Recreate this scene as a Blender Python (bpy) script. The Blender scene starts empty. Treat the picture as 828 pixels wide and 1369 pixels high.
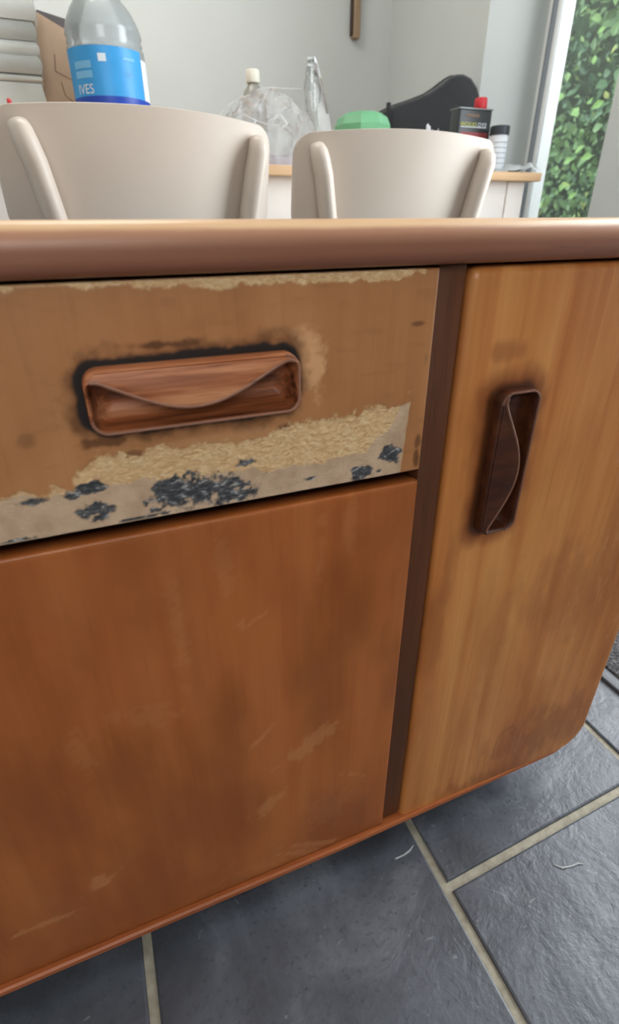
import bpy, bmesh, math, random
import numpy as np
from mathutils import Vector, Matrix, noise as mnoise

# ------------------------------------------------------------------ camera, sky, light
PI = math.pi
SC = bpy.context.scene
COL = SC.collection
ZC = 0.625                                   # camera height above the floor (m)
CF, CYAW, CPITCH, CROLL, CCX, CCY = 699.14, 21.491, 28.984, 0.393, 414.0, 684.5


def cam_axes():
    y, p, r = (math.radians(a) for a in (CYAW, CPITCH, CROLL))
    fwd = Vector((math.sin(y) * math.cos(p), math.cos(y) * math.cos(p), -math.sin(p)))
    right = Vector((math.cos(y), -math.sin(y), 0))
    down = fwd.cross(right)
    return (math.cos(r) * right + math.sin(r) * down, -math.sin(r) * right + math.cos(r) * down, fwd)


AR, AD, AF = cam_axes()
cam = bpy.data.objects.new('camera', bpy.data.cameras.new('camera'))
COL.objects.link(cam)
cam.matrix_world = Matrix(((AR.x, -AD.x, -AF.x, 0), (AR.y, -AD.y, -AF.y, 0), (AR.z, -AD.z, -AF.z, ZC), (0, 0, 0, 1)))
cam.data.sensor_fit = 'HORIZONTAL'
cam.data.sensor_width = 36
cam.data.lens = CF / 828 * 36
cam.data.clip_start = 0.01
cam.data.dof.use_dof = True
cam.data.dof.focus_distance = 0.45
cam.data.dof.aperture_fstop = 13.0
SC.camera = cam

SC.view_settings.view_transform = 'Standard'
SC.view_settings.look = 'None'
SC.view_settings.exposure = 0.40
SC.view_settings.gamma = 1.0
SC.view_settings.use_curve_mapping = False
SC.cycles.use_denoising = True
SC.cycles.max_bounces = 8
SC.cycles.transparent_max_bounces = 16
SC.cycles.caustics_reflective = False
SC.cycles.caustics_refractive = False

world = bpy.data.worlds.new('overcast_sky')
SC.world = world
world.use_nodes = True
bg = world.node_tree.nodes['Background']
bg.inputs[0].default_value = (0.86, 0.93, 1.0, 1)
bg.inputs[1].default_value = 2.6


def area(name, loc, rot, sx, sy, power, col):
    l = bpy.data.lights.new(name, 'AREA')
    l.shape = 'RECTANGLE'
    l.size, l.size_y, l.energy, l.color = sx, sy, power, col
    o = bpy.data.objects.new(name, l)
    COL.objects.link(o)
    o.location, o.rotation_euler = loc, rot
    return o


# daylight coming in at the patio opening (right wall), at the window behind the camera, and an added ceiling fill
area('daylight_patio', (1.62, 0.45, 1.20), (0, PI / 2, 0), 1.7, 0.85, 26, (0.90, 0.96, 1.0))
area('daylight_window', (-0.5, -1.66, 1.55), (PI / 2, 0, 0), 1.1, 0.8, 8, (1.0, 0.95, 0.88))
area('ceiling_fill', (0.1, 1.75, 2.36), (0, 0, 0), 0.7, 0.7, 12, (1.0, 0.93, 0.84))  # unseen light added to brighten the back of the room

area('reveal_fill', (2.35, 1.15, 1.7), (math.radians(80), 0, math.radians(40)), 0.9, 1.0, 14, (1.0, 0.97, 0.93))  # unseen light outside the glass, added to brighten the window reveal


# ------------------------------------------------------------------ helpers
def at(u, v, Y=None, X=None, Z=None):
    """point on the photograph's sight line through (u, v) at a depth Y, a side X or a height Z"""
    d = AR * ((u - CCX) / CF) + AD * ((v - CCY) / CF) + AF
    if Y is not None:
        d = d * (Y / d.y)
    elif X is not None:
        d = d * (X / d.x)
    else:
        d = d * ((Z - ZC) / d.z)
    return Vector((d.x, d.y, d.z + ZC))


class MB:
    def __init__(s):
        s.v, s.f = [], []

    def add(s, vs, fs):
        n = len(s.v)
        s.v += [tuple(p) for p in vs]
        s.f += [tuple(i + n for i in f) for f in fs]
        return s

    def box(s, a, b, bev=0.0, seg=2, M=None):
        bm = bmesh.new()
        bmesh.ops.create_cube(bm, size=1)
        for p in bm.verts:
            p.co = Vector(((a[i] + b[i]) / 2 + p.co[i] * (b[i] - a[i]) for i in range(3)))
        if bev:
            bmesh.ops.bevel(bm, geom=bm.edges[:], offset=bev, segments=seg, affect='EDGES', profile=0.5)
        s.bm(bm, M)
        return s

    def bm(s, bm, M=None):
        bm.verts.index_update()
        s.add([(M @ v.co) if M else v.co.copy() for v in bm.verts], [[v.index for v in f.verts] for f in bm.faces])
        bm.free()

    def lathe(s, prof, c=(0, 0, 0), n=32, sx=1.0, sy=1.0, M=None):
        vs, fs = [], []
        for r, z in prof:
            for k in range(n):
                a = 2 * PI * k / n
                p = Vector((c[0] + r * sx * math.cos(a), c[1] + r * sy * math.sin(a), c[2] + z))
                vs.append(M @ p if M else p)
        for i in range(len(prof) - 1):
            for k in range(n):
                k2 = (k + 1) % n
                fs.append((i * n + k, i * n + k2, (i + 1) * n + k2, (i + 1) * n + k))
        if prof[0][0] > 1e-5:
            fs.append(tuple(reversed(range(n))))
        if prof[-1][0] > 1e-5:
            fs.append(tuple((len(prof) - 1) * n + k for k in range(n)))
        return s.add(vs, fs)

    def prism(s, out, y0, y1, bev=0.0):
        """outline in x,z extruded in y"""
        bm = bmesh.new()
        a = [bm.verts.new((p[0], y0, p[1])) for p in out]
        f = bm.faces.new(a)
        r = bmesh.ops.extrude_face_region(bm, geom=[f])
        for g in r['geom']:
            if isinstance(g, bmesh.types.BMVert):
                g.co.y = y1
        bmesh.ops.recalc_face_normals(bm, faces=bm.faces[:])
        if bev:
            es = [e for e in bm.edges if len(e.link_faces) == 2 and e.calc_face_angle() > 0.7]
            bmesh.ops.bevel(bm, geom=es, offset=bev, segments=2, affect='EDGES', profile=0.5)
        s.bm(bm)
        return s

    def tube(s, pts, rx, ry, n=14, ref=(0, 1, 0)):
        vs, fs = [], []
        P = [Vector(p) for p in pts]
        for i, p in enumerate(P):
            t = (P[min(i + 1, len(P) - 1)] - P[max(i - 1, 0)]).normalized()
            b = t.cross(Vector(ref)).normalized()
            c = b.cross(t)
            a_, b_ = (rx[i] if isinstance(rx, list) else rx), (ry[i] if isinstance(ry, list) else ry)
            for k in range(n):
                an = 2 * PI * k / n
                vs.append(p + b * a_ * math.cos(an) + c * b_ * math.sin(an))
        for i in range(len(P) - 1):
            for k in range(n):
                k2 = (k + 1) % n
                fs.append((i * n + k, i * n + k2, (i + 1) * n + k2, (i + 1) * n + k))
        fs += [tuple(reversed(range(n))), tuple((len(P) - 1) * n + k for k in range(n))]
        return s.add(vs, fs)

    def build(s, name, mat, parent=None, smooth=True, angle=35, local=False):
        me = bpy.data.meshes.new(name)
        off = Vector((0, 0, 0))
        if parent is not None and not local:
            q = parent
            while q is not None:
                off += q.location
                q = q.parent
        me.from_pydata([Vector(p) - off for p in s.v], [], s.f)
        bm = bmesh.new()
        bm.from_mesh(me)
        bmesh.ops.recalc_face_normals(bm, faces=bm.faces[:])
        bm.to_mesh(me)
        bm.free()
        me.validate()
        if smooth:
            me.polygons.foreach_set('use_smooth', [True] * len(me.polygons))
            try:
                me.set_sharp_from_angle(angle=math.radians(angle))
            except Exception:
                pass
        me.materials.append(mat)
        o = bpy.data.objects.new(name, me)
        COL.objects.link(o)
        if parent is not None:
            o.parent = parent
        return o


def tag(o, label=None, cat=None, group=None, kind=None):
    for k, v in (('label', label), ('category', cat), ('group', group), ('kind', kind)):
        if v:
            o[k] = v
    return o


def thing(name, loc, label, cat, group=None):
    o = bpy.data.objects.new(name, None)
    o.empty_display_size = 0.05
    COL.objects.link(o)
    o.location = loc
    return tag(o, label, cat, group)


def struct(o):
    o['kind'] = 'structure'
    return o


def copy_tree(o, parent=None):
    c = o.copy()
    COL.objects.link(c)
    c.parent = parent
    for ch in list(o.children):
        copy_tree(ch, c)
    return c


# numpy value noise, for the shapes of stains
_rng = np.random.default_rng(7)
_T = _rng.random((256, 256))


def vn(x, y):
    xi, yi = np.floor(x).astype(int), np.floor(y).astype(int)
    fx, fy = x - xi, y - yi
    fx, fy = fx * fx * (3 - 2 * fx), fy * fy * (3 - 2 * fy)
    a, b = _T[xi & 255, yi & 255], _T[(xi + 1) & 255, yi & 255]
    c, d = _T[xi & 255, (yi + 1) & 255], _T[(xi + 1) & 255, (yi + 1) & 255]
    return (a * (1 - fx) + b * fx) * (1 - fy) + (c * (1 - fx) + d * fx) * fy


def fbm(x, y, o=4):
    t, a, s = 0, 0.5, 0
    for i in range(o):
        t = t + a * vn(x * 2 ** i + 17.3 * i, y * 2 ** i + 9.1 * i)
        s += a
        a *= 0.5
    return t / s - 0.5


def sstep(a, b, x):
    t = np.clip((x - a) / (b - a), 0, 1)
    return t * t * (3 - 2 * t)


# ------------------------------------------------------------------ materials
def lin(c):
    return tuple(((x / 255) / 12.92 if x / 255 <= 0.04045 else ((x / 255 + 0.055) / 1.055) ** 2.4) for x in c) + (1,)


class NT:
    def __init__(s, name):
        s.m = bpy.data.materials.new(name)
        s.m.use_nodes = True
        s.t = s.m.node_tree
        s.t.nodes.clear()
        s.out = s.t.nodes.new('ShaderNodeOutputMaterial')

    def n(s, typ, **kw):
        nd = s.t.nodes.new(typ)
        for k, v in kw.items():
            setattr(nd, k, v)
        return nd

    def link(s, a, b):
        s.t.links.new(a, b)

    def set(s, sock, v):
        if hasattr(v, 'is_linked'):
            s.link(v, sock)
        else:
            sock.default_value = v

    def coord(s, scale=(1, 1, 1), rot=(0, 0, 0), loc=(0, 0, 0)):
        c = s.n('ShaderNodeTexCoord')
        m = s.n('ShaderNodeMapping')
        s.link(c.outputs['Object'], m.inputs[0])
        m.inputs['Scale'].default_value = scale
        m.inputs['Rotation'].default_value = rot
        m.inputs['Location'].default_value = loc
        return m.outputs[0]

    def noise(s, vec, scale=1.0, detail=4, rough=0.55, dist=0.0):
        x = s.n('ShaderNodeTexNoise')
        s.link(vec, x.inputs['Vector'])
        x.inputs['Scale'].default_value = scale
        x.inputs['Detail'].default_value = detail
        x.inputs['Roughness'].default_value = rough
        x.inputs['Distortion'].default_value = dist
        return x.outputs['Fac']

    def ramp(s, fac, stops):
        r = s.n('ShaderNodeValToRGB')
        s.link(fac, r.inputs[0])
        e = r.color_ramp.elements
        while len(e) < len(stops):
            e.new(0.5)
        for q, (p, c) in zip(e, stops):
            q.position = p
            q.color = c if len(c) == 4 else tuple(c) + (1,)
        return r.outputs[0]

    def f(s, a, lo, hi):
        r = s.n('ShaderNodeMapRange')
        s.link(a, r.inputs[0])
        r.inputs[1].default_value, r.inputs[2].default_value = lo, hi
        return r.outputs[0]

    def math(s, op, a, b=0.0):
        x = s.n('ShaderNodeMath', operation=op)
        s.set(x.inputs[0], a)
        s.set(x.inputs[1], b)
        return x.outputs[0]

    def mix(s, fac, a, b, mode='MIX'):
        x = s.n('ShaderNodeMix', data_type='RGBA', blend_type=mode)
        s.set(x.inputs[0], fac)
        s.set(x.inputs[6], a)
        s.set(x.inputs[7], b)
        return x.outputs[2]

    def attr(s, name):
        a = s.n('ShaderNodeAttribute', attribute_name=name)
        sp = s.n('ShaderNodeSeparateColor')
        s.link(a.outputs['Color'], sp.inputs[0])
        return sp.outputs[0], sp.outputs[1], sp.outputs[2]

    def bump(s, h, strength=0.3, dist=0.001):
        b = s.n('ShaderNodeBump')
        s.link(h, b.inputs['Height'])
        b.inputs['Strength'].default_value = strength
        b.inputs['Distance'].default_value = dist
        return b.outputs[0]

    def pbr(s, col, rough=0.5, spec=0.5, normal=None, metal=0.0, coat=0.0, trans=0.0, sheen=0.0):
        p = s.n('ShaderNodeBsdfPrincipled')
        s.set(p.inputs['Base Color'], col)
        s.set(p.inputs['Roughness'], rough)
        p.inputs['Specular IOR Level'].default_value = spec
        p.inputs['Metallic'].default_value = metal
        p.inputs['Coat Weight'].default_value = coat
        p.inputs['Coat Roughness'].default_value = 0.2
        p.inputs['Transmission Weight'].default_value = trans
        p.inputs['Sheen Weight'].default_value = sheen
        if normal is not None:
            s.link(normal, p.inputs['Normal'])
        s.link(p.outputs[0], s.out.inputs[0])
        s.p = p
        return s.m


def flat(name, rgb, rough=0.5, spec=0.5, var=0.06, vscale=30, bumpk=0.05, bscale=200, metal=0.0, sheen=0.0):
    t = NT(name)
    c = lin(rgb)
    d = tuple(x * (1 - var * 2) for x in c[:3]) + (1,)
    l = tuple(min(1, x * (1 + var)) for x in c[:3]) + (1,)
    col = t.ramp(t.noise(t.coord(), vscale, 4), [(0.3, d), (0.7, l)])
    return t.pbr(col, rough, spec, t.bump(t.noise(t.coord(), bscale, 3), bumpk), metal, sheen=sheen)


def wood_cols(t, dark, mid, light, axis, fine=1.0, off=(0, 0, 0), contrast=0.22, distort=0.4, pore=0.8):
    """grain colour running along axis (0 x, 1 y, 2 z)"""
    def sc(a, b):
        q = [a, a, a]
        q[axis] = b
        return tuple(q)
    g1 = t.noise(t.coord(sc(26 * fine, 2.2 * fine), loc=off), 1.0, 5, 0.6, distort)
    g2 = t.noise(t.coord(sc(130 * fine, 7 * fine), loc=off), 1.0, 4, 0.6, 0.2)
    mx = t.math('ADD', t.math('MULTIPLY', g1, 0.68), t.math('MULTIPLY', g2, 0.32))
    col = t.ramp(mx, [(0.5 - contrast, lin(dark)), (0.5, lin(mid)), (0.5 + contrast, lin(light))])
    pores = t.noise(t.coord(sc(520 * fine, 22 * fine), loc=off), 1.0, 2, 0.5)
    col = t.mix(t.math('MULTIPLY', t.f(pores, 0.60, 0.85), pore), col, lin(tuple(x * 0.6 for x in dark)))
    return col, pores, g1


def wood(name, dark, mid, light, axis, rough=0.45, fine=1.0, contrast=0.22, bumpk=0.15, coat=0.0, spec=0.4, off=(0, 0, 0), distort=0.4):
    t = NT(name)
    col, pores, g = wood_cols(t, dark, mid, light, axis, fine, off, contrast, distort)
    return t.pbr(col, rough, spec, t.bump(pores, bumpk, 0.0004), coat=coat)


def film(name, tint, clear=0.7, gloss=0.5, rough=0.08, bumpk=0.0):
    """thin clear plastic"""
    t = NT(name)
    tr = t.n('ShaderNodeBsdfTransparent')
    tr.inputs[0].default_value = (0.97, 0.98, 0.99, 1)
    d = t.n('ShaderNodeBsdfPrincipled')
    d.inputs['Base Color'].default_value = lin(tint)
    d.inputs['Roughness'].default_value = 0.35
    gl = t.n('ShaderNodeBsdfGlossy')
    gl.inputs['Roughness'].default_value = rough
    fr = t.n('ShaderNodeLayerWeight')
    fr.inputs[0].default_value = gloss
    if bumpk:
        b = t.bump(t.noise(t.coord(), 60, 4), bumpk, 0.01)
        for q in (gl, d, fr):
            t.link(b, q.inputs['Normal'])
    m1 = t.n('ShaderNodeMixShader')
    m1.inputs[0].default_value = 1 - clear
    t.link(tr.outputs[0], m1.inputs[1])
    t.link(d.outputs[0], m1.inputs[2])
    m2 = t.n('ShaderNodeMixShader')
    t.link(t.math('MULTIPLY', fr.outputs['Fresnel'], 0.8), m2.inputs[0])
    t.link(m1.outputs[0], m2.inputs[1])
    t.link(gl.outputs[0], m2.inputs[2])
    t.link(m2.outputs[0], t.out.inputs[0])
    return t.m


M = {}
M['wall'] = flat('wall_paint', (212, 216, 215), 0.85, 0.2, 0.02, 3, 0.03, 120)
M['ceiling'] = flat('ceiling_paint', (238, 237, 232), 0.9, 0.2, 0.02, 3, 0.03, 120)
M['upvc'] = flat('white_window_plastic', (238, 240, 240), 0.35, 0.5, 0.01, 5, 0.0)
M['silver'] = flat('grey_window_channel', (150, 158, 168), 0.35, 0.5, 0.03, 5, 0.0)
M['gasket'] = flat('dark_rubber_gasket', (62, 66, 74), 0.6, 0.3, 0.03, 5, 0.0)
M['chair'] = flat('warm_white_chair_plastic', (202, 189, 177), 0.42, 0.4, 0.015, 12, 0.02, 400)
M['white_paint'] = flat('white_table_paint', (226, 218, 211), 0.5, 0.4, 0.02, 8, 0.03, 150)
M['table_wood'] = wood('pale_oak_table_top', (190, 150, 112), (212, 174, 134), (228, 194, 156), 0, 0.45)
def top_mat():
    t = NT('teak_top_painted_highlight')
    col, pores, g = wood_cols(t, (116, 70, 52), (148, 96, 74), (176, 122, 98), 0, 0.5, (0, 0, 0), 0.26, 0.4, 0.3)
    sx = t.n('ShaderNodeSeparateXYZ')                # highlight on the top and its arris, painted in as pale wood colour
    t.link(t.coord(), sx.inputs[0])
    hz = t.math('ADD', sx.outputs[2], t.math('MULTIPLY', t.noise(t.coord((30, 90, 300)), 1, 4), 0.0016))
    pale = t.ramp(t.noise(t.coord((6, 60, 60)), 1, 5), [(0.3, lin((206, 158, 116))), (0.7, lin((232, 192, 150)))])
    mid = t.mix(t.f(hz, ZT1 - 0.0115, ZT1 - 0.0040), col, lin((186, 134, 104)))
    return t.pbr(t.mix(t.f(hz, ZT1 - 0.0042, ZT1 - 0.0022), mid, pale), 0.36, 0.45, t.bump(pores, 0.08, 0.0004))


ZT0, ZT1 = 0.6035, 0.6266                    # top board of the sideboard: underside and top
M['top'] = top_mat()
M['carcass'] = wood('dark_teak_carcass', (76, 42, 22), (102, 58, 32), (122, 74, 44), 2, 0.5, 1.0)
M['lip'] = wood('orange_teak_edge', (132, 68, 34), (174, 96, 52), (202, 126, 76), 0, 0.38)
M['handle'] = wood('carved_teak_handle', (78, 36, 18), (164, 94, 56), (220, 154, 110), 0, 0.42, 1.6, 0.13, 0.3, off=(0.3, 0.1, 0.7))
M['handle_shaded'] = wood('shaded_carved_teak_handle', (44, 19, 9), (70, 33, 16), (98, 52, 28), 0, 0.38, 2.2, 0.2, 0.3, spec=0.5)  # shaded copy of the handle teak, the shade painted as darker colour
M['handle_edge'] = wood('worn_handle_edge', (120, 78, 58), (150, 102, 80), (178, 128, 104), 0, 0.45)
M['handle_edge_shaded'] = wood('worn_shaded_handle_edge', (94, 58, 42), (122, 80, 62), (146, 102, 82), 2, 0.45)  # shaded copy of the worn edge wood
M['shadowgap'] = flat('shadow_gap_brown', (48, 30, 20), 0.7, 0.2)  # dark brown that paints the shade seen in the gaps
M['grout'] = flat('cement_grout', (172, 165, 148), 0.95, 0.1, 0.12, 90, 0.5, 400)


def slate_mat():
    t = NT('riven_slate')
    obi = t.n('ShaderNodeObjectInfo')
    c = t.n('ShaderNodeTexCoord')
    ad = t.n('ShaderNodeVectorMath', operation='ADD')
    mul = t.n('ShaderNodeVectorMath', operation='SCALE')
    t.link(obi.outputs['Location'], mul.inputs[0])
    mul.inputs['Scale'].default_value = 3.7
    t.link(c.outputs['Object'], ad.inputs[0])
    t.link(mul.outputs[0], ad.inputs[1])
    v = ad.outputs[0]
    big = t.noise(v, 9, 6, 0.6, 0.6)
    mid = t.noise(v, 34, 5, 0.6, 0.8)
    fine = t.noise(v, 160, 4, 0.6)
    col = t.ramp(big, [(0.3, lin((64, 66, 72))), (0.52, lin((86, 89, 97))), (0.72, lin((116, 119, 126)))])
    col = t.mix(t.f(fine, 0.55, 0.8), col, lin((58, 61, 69)))
    sc = t.noise(v, 55, 2, 0.4, 2.5)
    col = t.mix(t.math('MULTIPLY', t.f(sc, 0.70, 0.78), 0.5), col, lin((150, 152, 156)))
    h = t.math('ADD', t.math('MULTIPLY', big, 2.2), t.math('ADD', mid, t.math('MULTIPLY', fine, 0.35)))
    rg = t.math('ADD', t.math('MULTIPLY', mid, 0.2), 0.29)
    return t.pbr(col, rg, 0.5, t.bump(h, 0.30, 0.004))


M['slate'] = slate_mat()


def blotch(t, col, dark, amount, scale=(7, 7, 4), lo=0.45, hi=0.72, off=(0, 0, 0)):
    return t.mix(t.math('MULTIPLY', t.f(t.noise(t.coord(scale, loc=off), 1, 5, 0.6, 0.5), lo, hi), amount), col, lin(dark))


def door_mat(name, dark, mid, light, blotches, off, pale, halo, rough=0.36, contrast=0.30, streak=0.35):
    """stained plywood; mask attribute r = dark varnish round a handle, g = pale sanding marks and painted light, b = darker old stain and painted shade"""
    t = NT(name)
    col, pores, g = wood_cols(t, dark, mid, light, 2, 0.7, off, contrast, 0.9, 0.22)
    st = t.noise(t.coord((38, 38, 0.9), loc=off), 1, 5, 0.55, 0.5)
    col = t.mix(t.math('MULTIPLY', t.f(st, 0.50, 0.72), streak), col, lin(dark))
    col = t.mix(t.math('MULTIPLY', t.f(st, 0.48, 0.30), streak), col, lin(light))
    for b in blotches:
        col = blotch(t, col, *b)
    r, gg, b_ = t.attr('mask')
    col = t.mix(b_, col, lin(halo[1]))
    col = t.mix(gg, col, lin(pale))
    col = t.mix(r, col, lin(halo[0]))
    rg = t.math('ADD', t.math('MULTIPLY', t.noise(t.coord((12, 12, 6)), 1, 4), 0.25), rough - 0.12)
    return t.pbr(col, rg, 0.45, t.bump(t.math('ADD', pores, t.noise(t.coord((40, 40, 12)), 1, 4)), 0.10, 0.0006))


M['door_low'] = door_mat('stained_ply_door', (152, 80, 36), (178, 100, 48), (194, 118, 64),
                         [((136, 70, 28), 0.50, (7, 7, 2.2), 0.35, 0.85, (1, 2, 3)), ((180, 118, 70), 0.35, (9, 9, 6), 0.55, 0.8, (4, 1, 7))],
                         (0.2, 0.5, 0.1), (206, 146, 96), ((60, 30, 14), (122, 62, 24)))
M['door_side'] = door_mat('streaky_ply_door', (168, 92, 40), (200, 126, 66), (220, 154, 90),
                          [((150, 82, 38), 0.75, (10, 10, 3), 0.45, 0.72, (3, 2, 1)), ((208, 142, 76), 0.5, (14, 14, 2), 0.5, 0.75, (8, 1, 2))],
                          (3.2, 1.5, 4.1), (204, 140, 92), ((62, 30, 12), (138, 74, 36)), streak=0.85)


def drawer_mat():
    t = NT('stripped_drawer_front')
    col, pores, g = wood_cols(t, (160, 104, 62), (184, 126, 80), (198, 142, 96), 2, 0.6, (5, 2, 1), 0.30, 0.8, 0.15)
    col = blotch(t, col, (140, 86, 46), 0.6, (8, 8, 5), 0.48, 0.75, (2, 7, 3))
    chip, fill, ink = t.attr('mask')
    warm, soot, brown = t.attr('mask2')
    fine = t.noise(t.coord((170, 170, 360)), 1, 4, 0.6, 1.2)
    chipc = t.ramp(fine, [(0.25, lin((196, 150, 104))), (0.5, lin((222, 182, 134))), (0.75, lin((240, 212, 168)))])
    fillc = t.ramp(t.noise(t.coord((60, 60, 60)), 1, 4), [(0.35, lin((190, 158, 130))), (0.65, lin((212, 180, 150)))])
    inkc = t.ramp(t.noise(t.coord((160, 160, 320)), 1, 4, 0.6), [(0.42, lin((60, 60, 63))), (0.56, lin((92, 91, 93))), (0.68, lin((176, 174, 172)))])
    col = t.mix(warm, col, lin((220, 166, 118)))
    col = t.mix(brown, col, lin((92, 54, 28)))
    col = t.mix(chip, col, chipc)
    col = t.mix(fill, col, fillc)
    col = t.mix(ink, col, inkc)
    col = t.mix(soot, col, lin((34, 27, 25)))
    h = t.math('ADD', t.math('MULTIPLY', t.math('MULTIPLY', fine, chip), 2.5), t.math('MULTIPLY', pores, 0.3))
    rg = t.math('ADD', 0.46, t.math('MULTIPLY', chip, 0.35))
    return t.pbr(col, rg, 0.35, t.bump(h, 0.4, 0.0010))


M['drawer'] = drawer_mat()

# ------------------------------------------------------------------ the room
XW, YB, XL, YF, HC = 1.466, 2.70, -1.70, -1.70, 2.40
floor = struct(MB().box((XL, YF, -0.10), (XW + 0.3, YB, -0.004)).build('floor', M['grout'], smooth=False))
PX, PY, X0 = 0.3052, 0.6104, -0.0625
GW = 0.0092
tile_me = {}
rnd = random.Random(4)
for ci in range(-6, 5):
    x0, x1 = X0 + ci * PX, X0 + (ci + 1) * PX
    x1c = min(x1, XW)
    if x0 < XL:
        x0 = XL
    for rj in range(-4, 5):
        y0 = 0.222 + rj * PY + (0 if ci % 2 else PY / 2)
        y1 = y0 + PY
        y0c, y1c = max(y0, YF), min(y1, YB)
        if y1c - y0c < 0.05 or x1c - x0 < 0.05:
            continue
        g = GW / 2
        sl = 0.0446 if ci == 1 else 0.0
        q = [(x0 + g, y0c + g), (x1c - g, y0c + g + sl * PX), (x1c - g, y1c - g + sl * PX), (x0 + g, y1c - g)]
        if ci == 1 and y1 > YB:
            q[2] = (x1c - g, y1c)
        cx, cy = (x0 + x1c) / 2, (y0c + y1c) / 2
        key = (round(x1c - x0, 3), round(y1c - y0c, 3), ci == 1)
        if key not in tile_me:
            bm = bmesh.new()
            lo = [bm.verts.new((p[0] - cx, p[1] - cy, -0.006)) for p in q]
            hi = [bm.verts.new((p[0] - cx, p[1] - cy, 0.0)) for p in q]
            bm.faces.new(hi)
            for k in range(4):
                bm.faces.new((lo[k], lo[(k + 1) % 4], hi[(k + 1) % 4], hi[k]))
            te = [e for e in bm.edges if all(v.co.z > -0.001 for v in e.verts)]
            bmesh.ops.bevel(bm, geom=te, offset=0.0025, segments=2, affect='EDGES', profile=0.5)
            bmesh.ops.recalc_face_normals(bm, faces=bm.faces[:])
            me = bpy.data.meshes.new('tile')
            bm.to_mesh(me)
            bm.free()
            me.materials.append(M['slate'])
            tile_me[key] = me
        o = bpy.data.objects.new('tile', tile_me[key])
        COL.objects.link(o)
        o.parent = floor
        o.location = (cx, cy, rnd.uniform(-0.0006, 0.0004))

M['scuff'] = flat('chalky_scuff', (176, 178, 180), 0.9, 0.1, 0.1, 80)
for pts_ in ([(741, 1156), (752, 1160), (764, 1158), (774, 1154), (781, 1155)], [(553, 1130), (548, 1137), (540, 1143), (529, 1148)]):
    MB().tube([at(u, v, Z=0.0007) for u, v in pts_], [0.0004, 0.0012, 0.0008, 0.0011, 0.0004][:len(pts_)], 0.0003, 6, (0, 0, 1)).build('scuff_mark', M['scuff'], floor)

struct(MB().box((XL, YF, HC), (XW + 0.3, YB, HC + 0.1)).build('ceiling', M['ceiling'], smooth=False))
struct(MB().box((XL - 0.1, YB, -0.1), (XW + 0.3, YB + 0.1, HC)).build('wall_back', M['wall'], smooth=False))
struct(MB().box((XL - 0.1, YF - 0.1, -0.1), (XL, YB, HC)).build('wall_left', M['wall'], smooth=False))
wf = MB()
wf.box((XL, YF - 0.1, -0.1), (-1.1, YF, HC)).box((0.1, YF - 0.1, -0.1), (XW + 0.3, YF, HC))
wf.box((-1.1, YF - 0.1, -0.1), (0.1, YF, 1.1)).box((-1.1, YF - 0.1, 2.0), (0.1, YF, HC))
struct(wf.build('wall_front', M['wall'], smooth=False))
YW0, YW1 = 1.39, 2.005                       # the narrow full-height window in the right wall
PD0, PD1 = 0.0, 0.95                       # the patio opening nearer the camera (out of frame)
WT = 0.27
wr = MB()
wr.box((XW, YW1, -0.1), (XW + WT, YB, HC)).box((XW, PD1, -0.1), (XW + WT, YW0, HC)).box((XW, YF, -0.1), (XW + WT, PD0, HC))
wr.box((XW, YW0, 2.1), (XW + WT, YW1, HC)).box((XW, PD0, 2.1), (XW + WT, PD1, HC))
struct(wr.build('wall_right', M['wall'], smooth=False))
bb = MB()
bb.box((XL, YB - 0.015, 0), (XW, YB, 0.11), 0.004)
struct(bb.build('baseboard_back', M['upvc']))

# window_1: white frame, grey channel, dark gaskets, glass
XFm = 1.724
w1 = struct(thing('window_1', (XFm, (YW0 + YW1) / 2, 0.0), None, None))
fr = MB()
fr.box((XFm - 0.018, 1.930, 0.02), (XFm + 0.046, 1.946, 2.08), 0.003)
fr.box((XFm - 0.018, YW0, 0.02), (XFm + 0.046, YW0 + 0.018, 2.08), 0.003)
fr.box((XFm - 0.018, YW0 + 0.017, 2.06), (XFm + 0.046, 1.931, 2.08), 0.003)
fr.box((XFm - 0.018, YW0 + 0.017, 0.02), (XFm + 0.046, 1.931, 0.06), 0.003)
fr.build('window_frame', M['upvc'], w1)
ch = MB().box((XFm - 0.012, 1.950, 0.02), (XFm + 0.03, 1.978, 2.08), 0.006)
ch.build('frame_channel', M['silver'], w1)
MB().box((XFm - 0.006, 1.944, 0.02), (XFm + 0.02, 1.9515, 2.08)).build('gasket', M['gasket'], w1, smooth=False)
MB().box((XFm - 0.006, 1.977, 0.02), (XFm + 0.02, 1.985, 2.08)).build('gasket', M['gasket'], w1, smooth=False)
MB().box((XFm - 0.004, 1.984, 0.02), (XFm + 0.03, YW1, 2.08), 0.002).build('jamb_trim', M['upvc'], w1)
M['glass'] = film('window_glass', (222, 230, 226), 0.88, 0.12, 0.01)  # whitish share in the pane stands in for haze and reflection
MB().box((XFm - 0.012, YW0 + 0.0185, 0.0605), (XFm - 0.006, 1.9295, 2.0595)).build('pane', M['glass'], w1, smooth=False)

# ------------------------------------------------------------------ the sideboard
YD = 0.28                                    # the plane of the door and drawer faces
U = 0.28


def zz(r):
    return ZC + r * U


SBL, SBR = -0.44, 0.4735                     # left and right ends of the body
ZB = 0.047                                   # underside of the body
YBK = 0.715
sb = thing('sideboard', ((SBL + SBR) / 2, 0.5, 0.0), 'low teak sideboard on slate floor, half stripped of its veneer, seen close up', 'sideboard')


def rounded_end(z0, z1, x1, r, n=8):
    """outline of a panel section whose right lower corner is rounded"""
    pts = [(x1, z1)]
    for k in range(n + 1):
        a = k / n * PI / 2
        pts.append((x1 - r + r * math.cos(a), z0 + r - r * math.sin(a)))
    return pts


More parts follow.
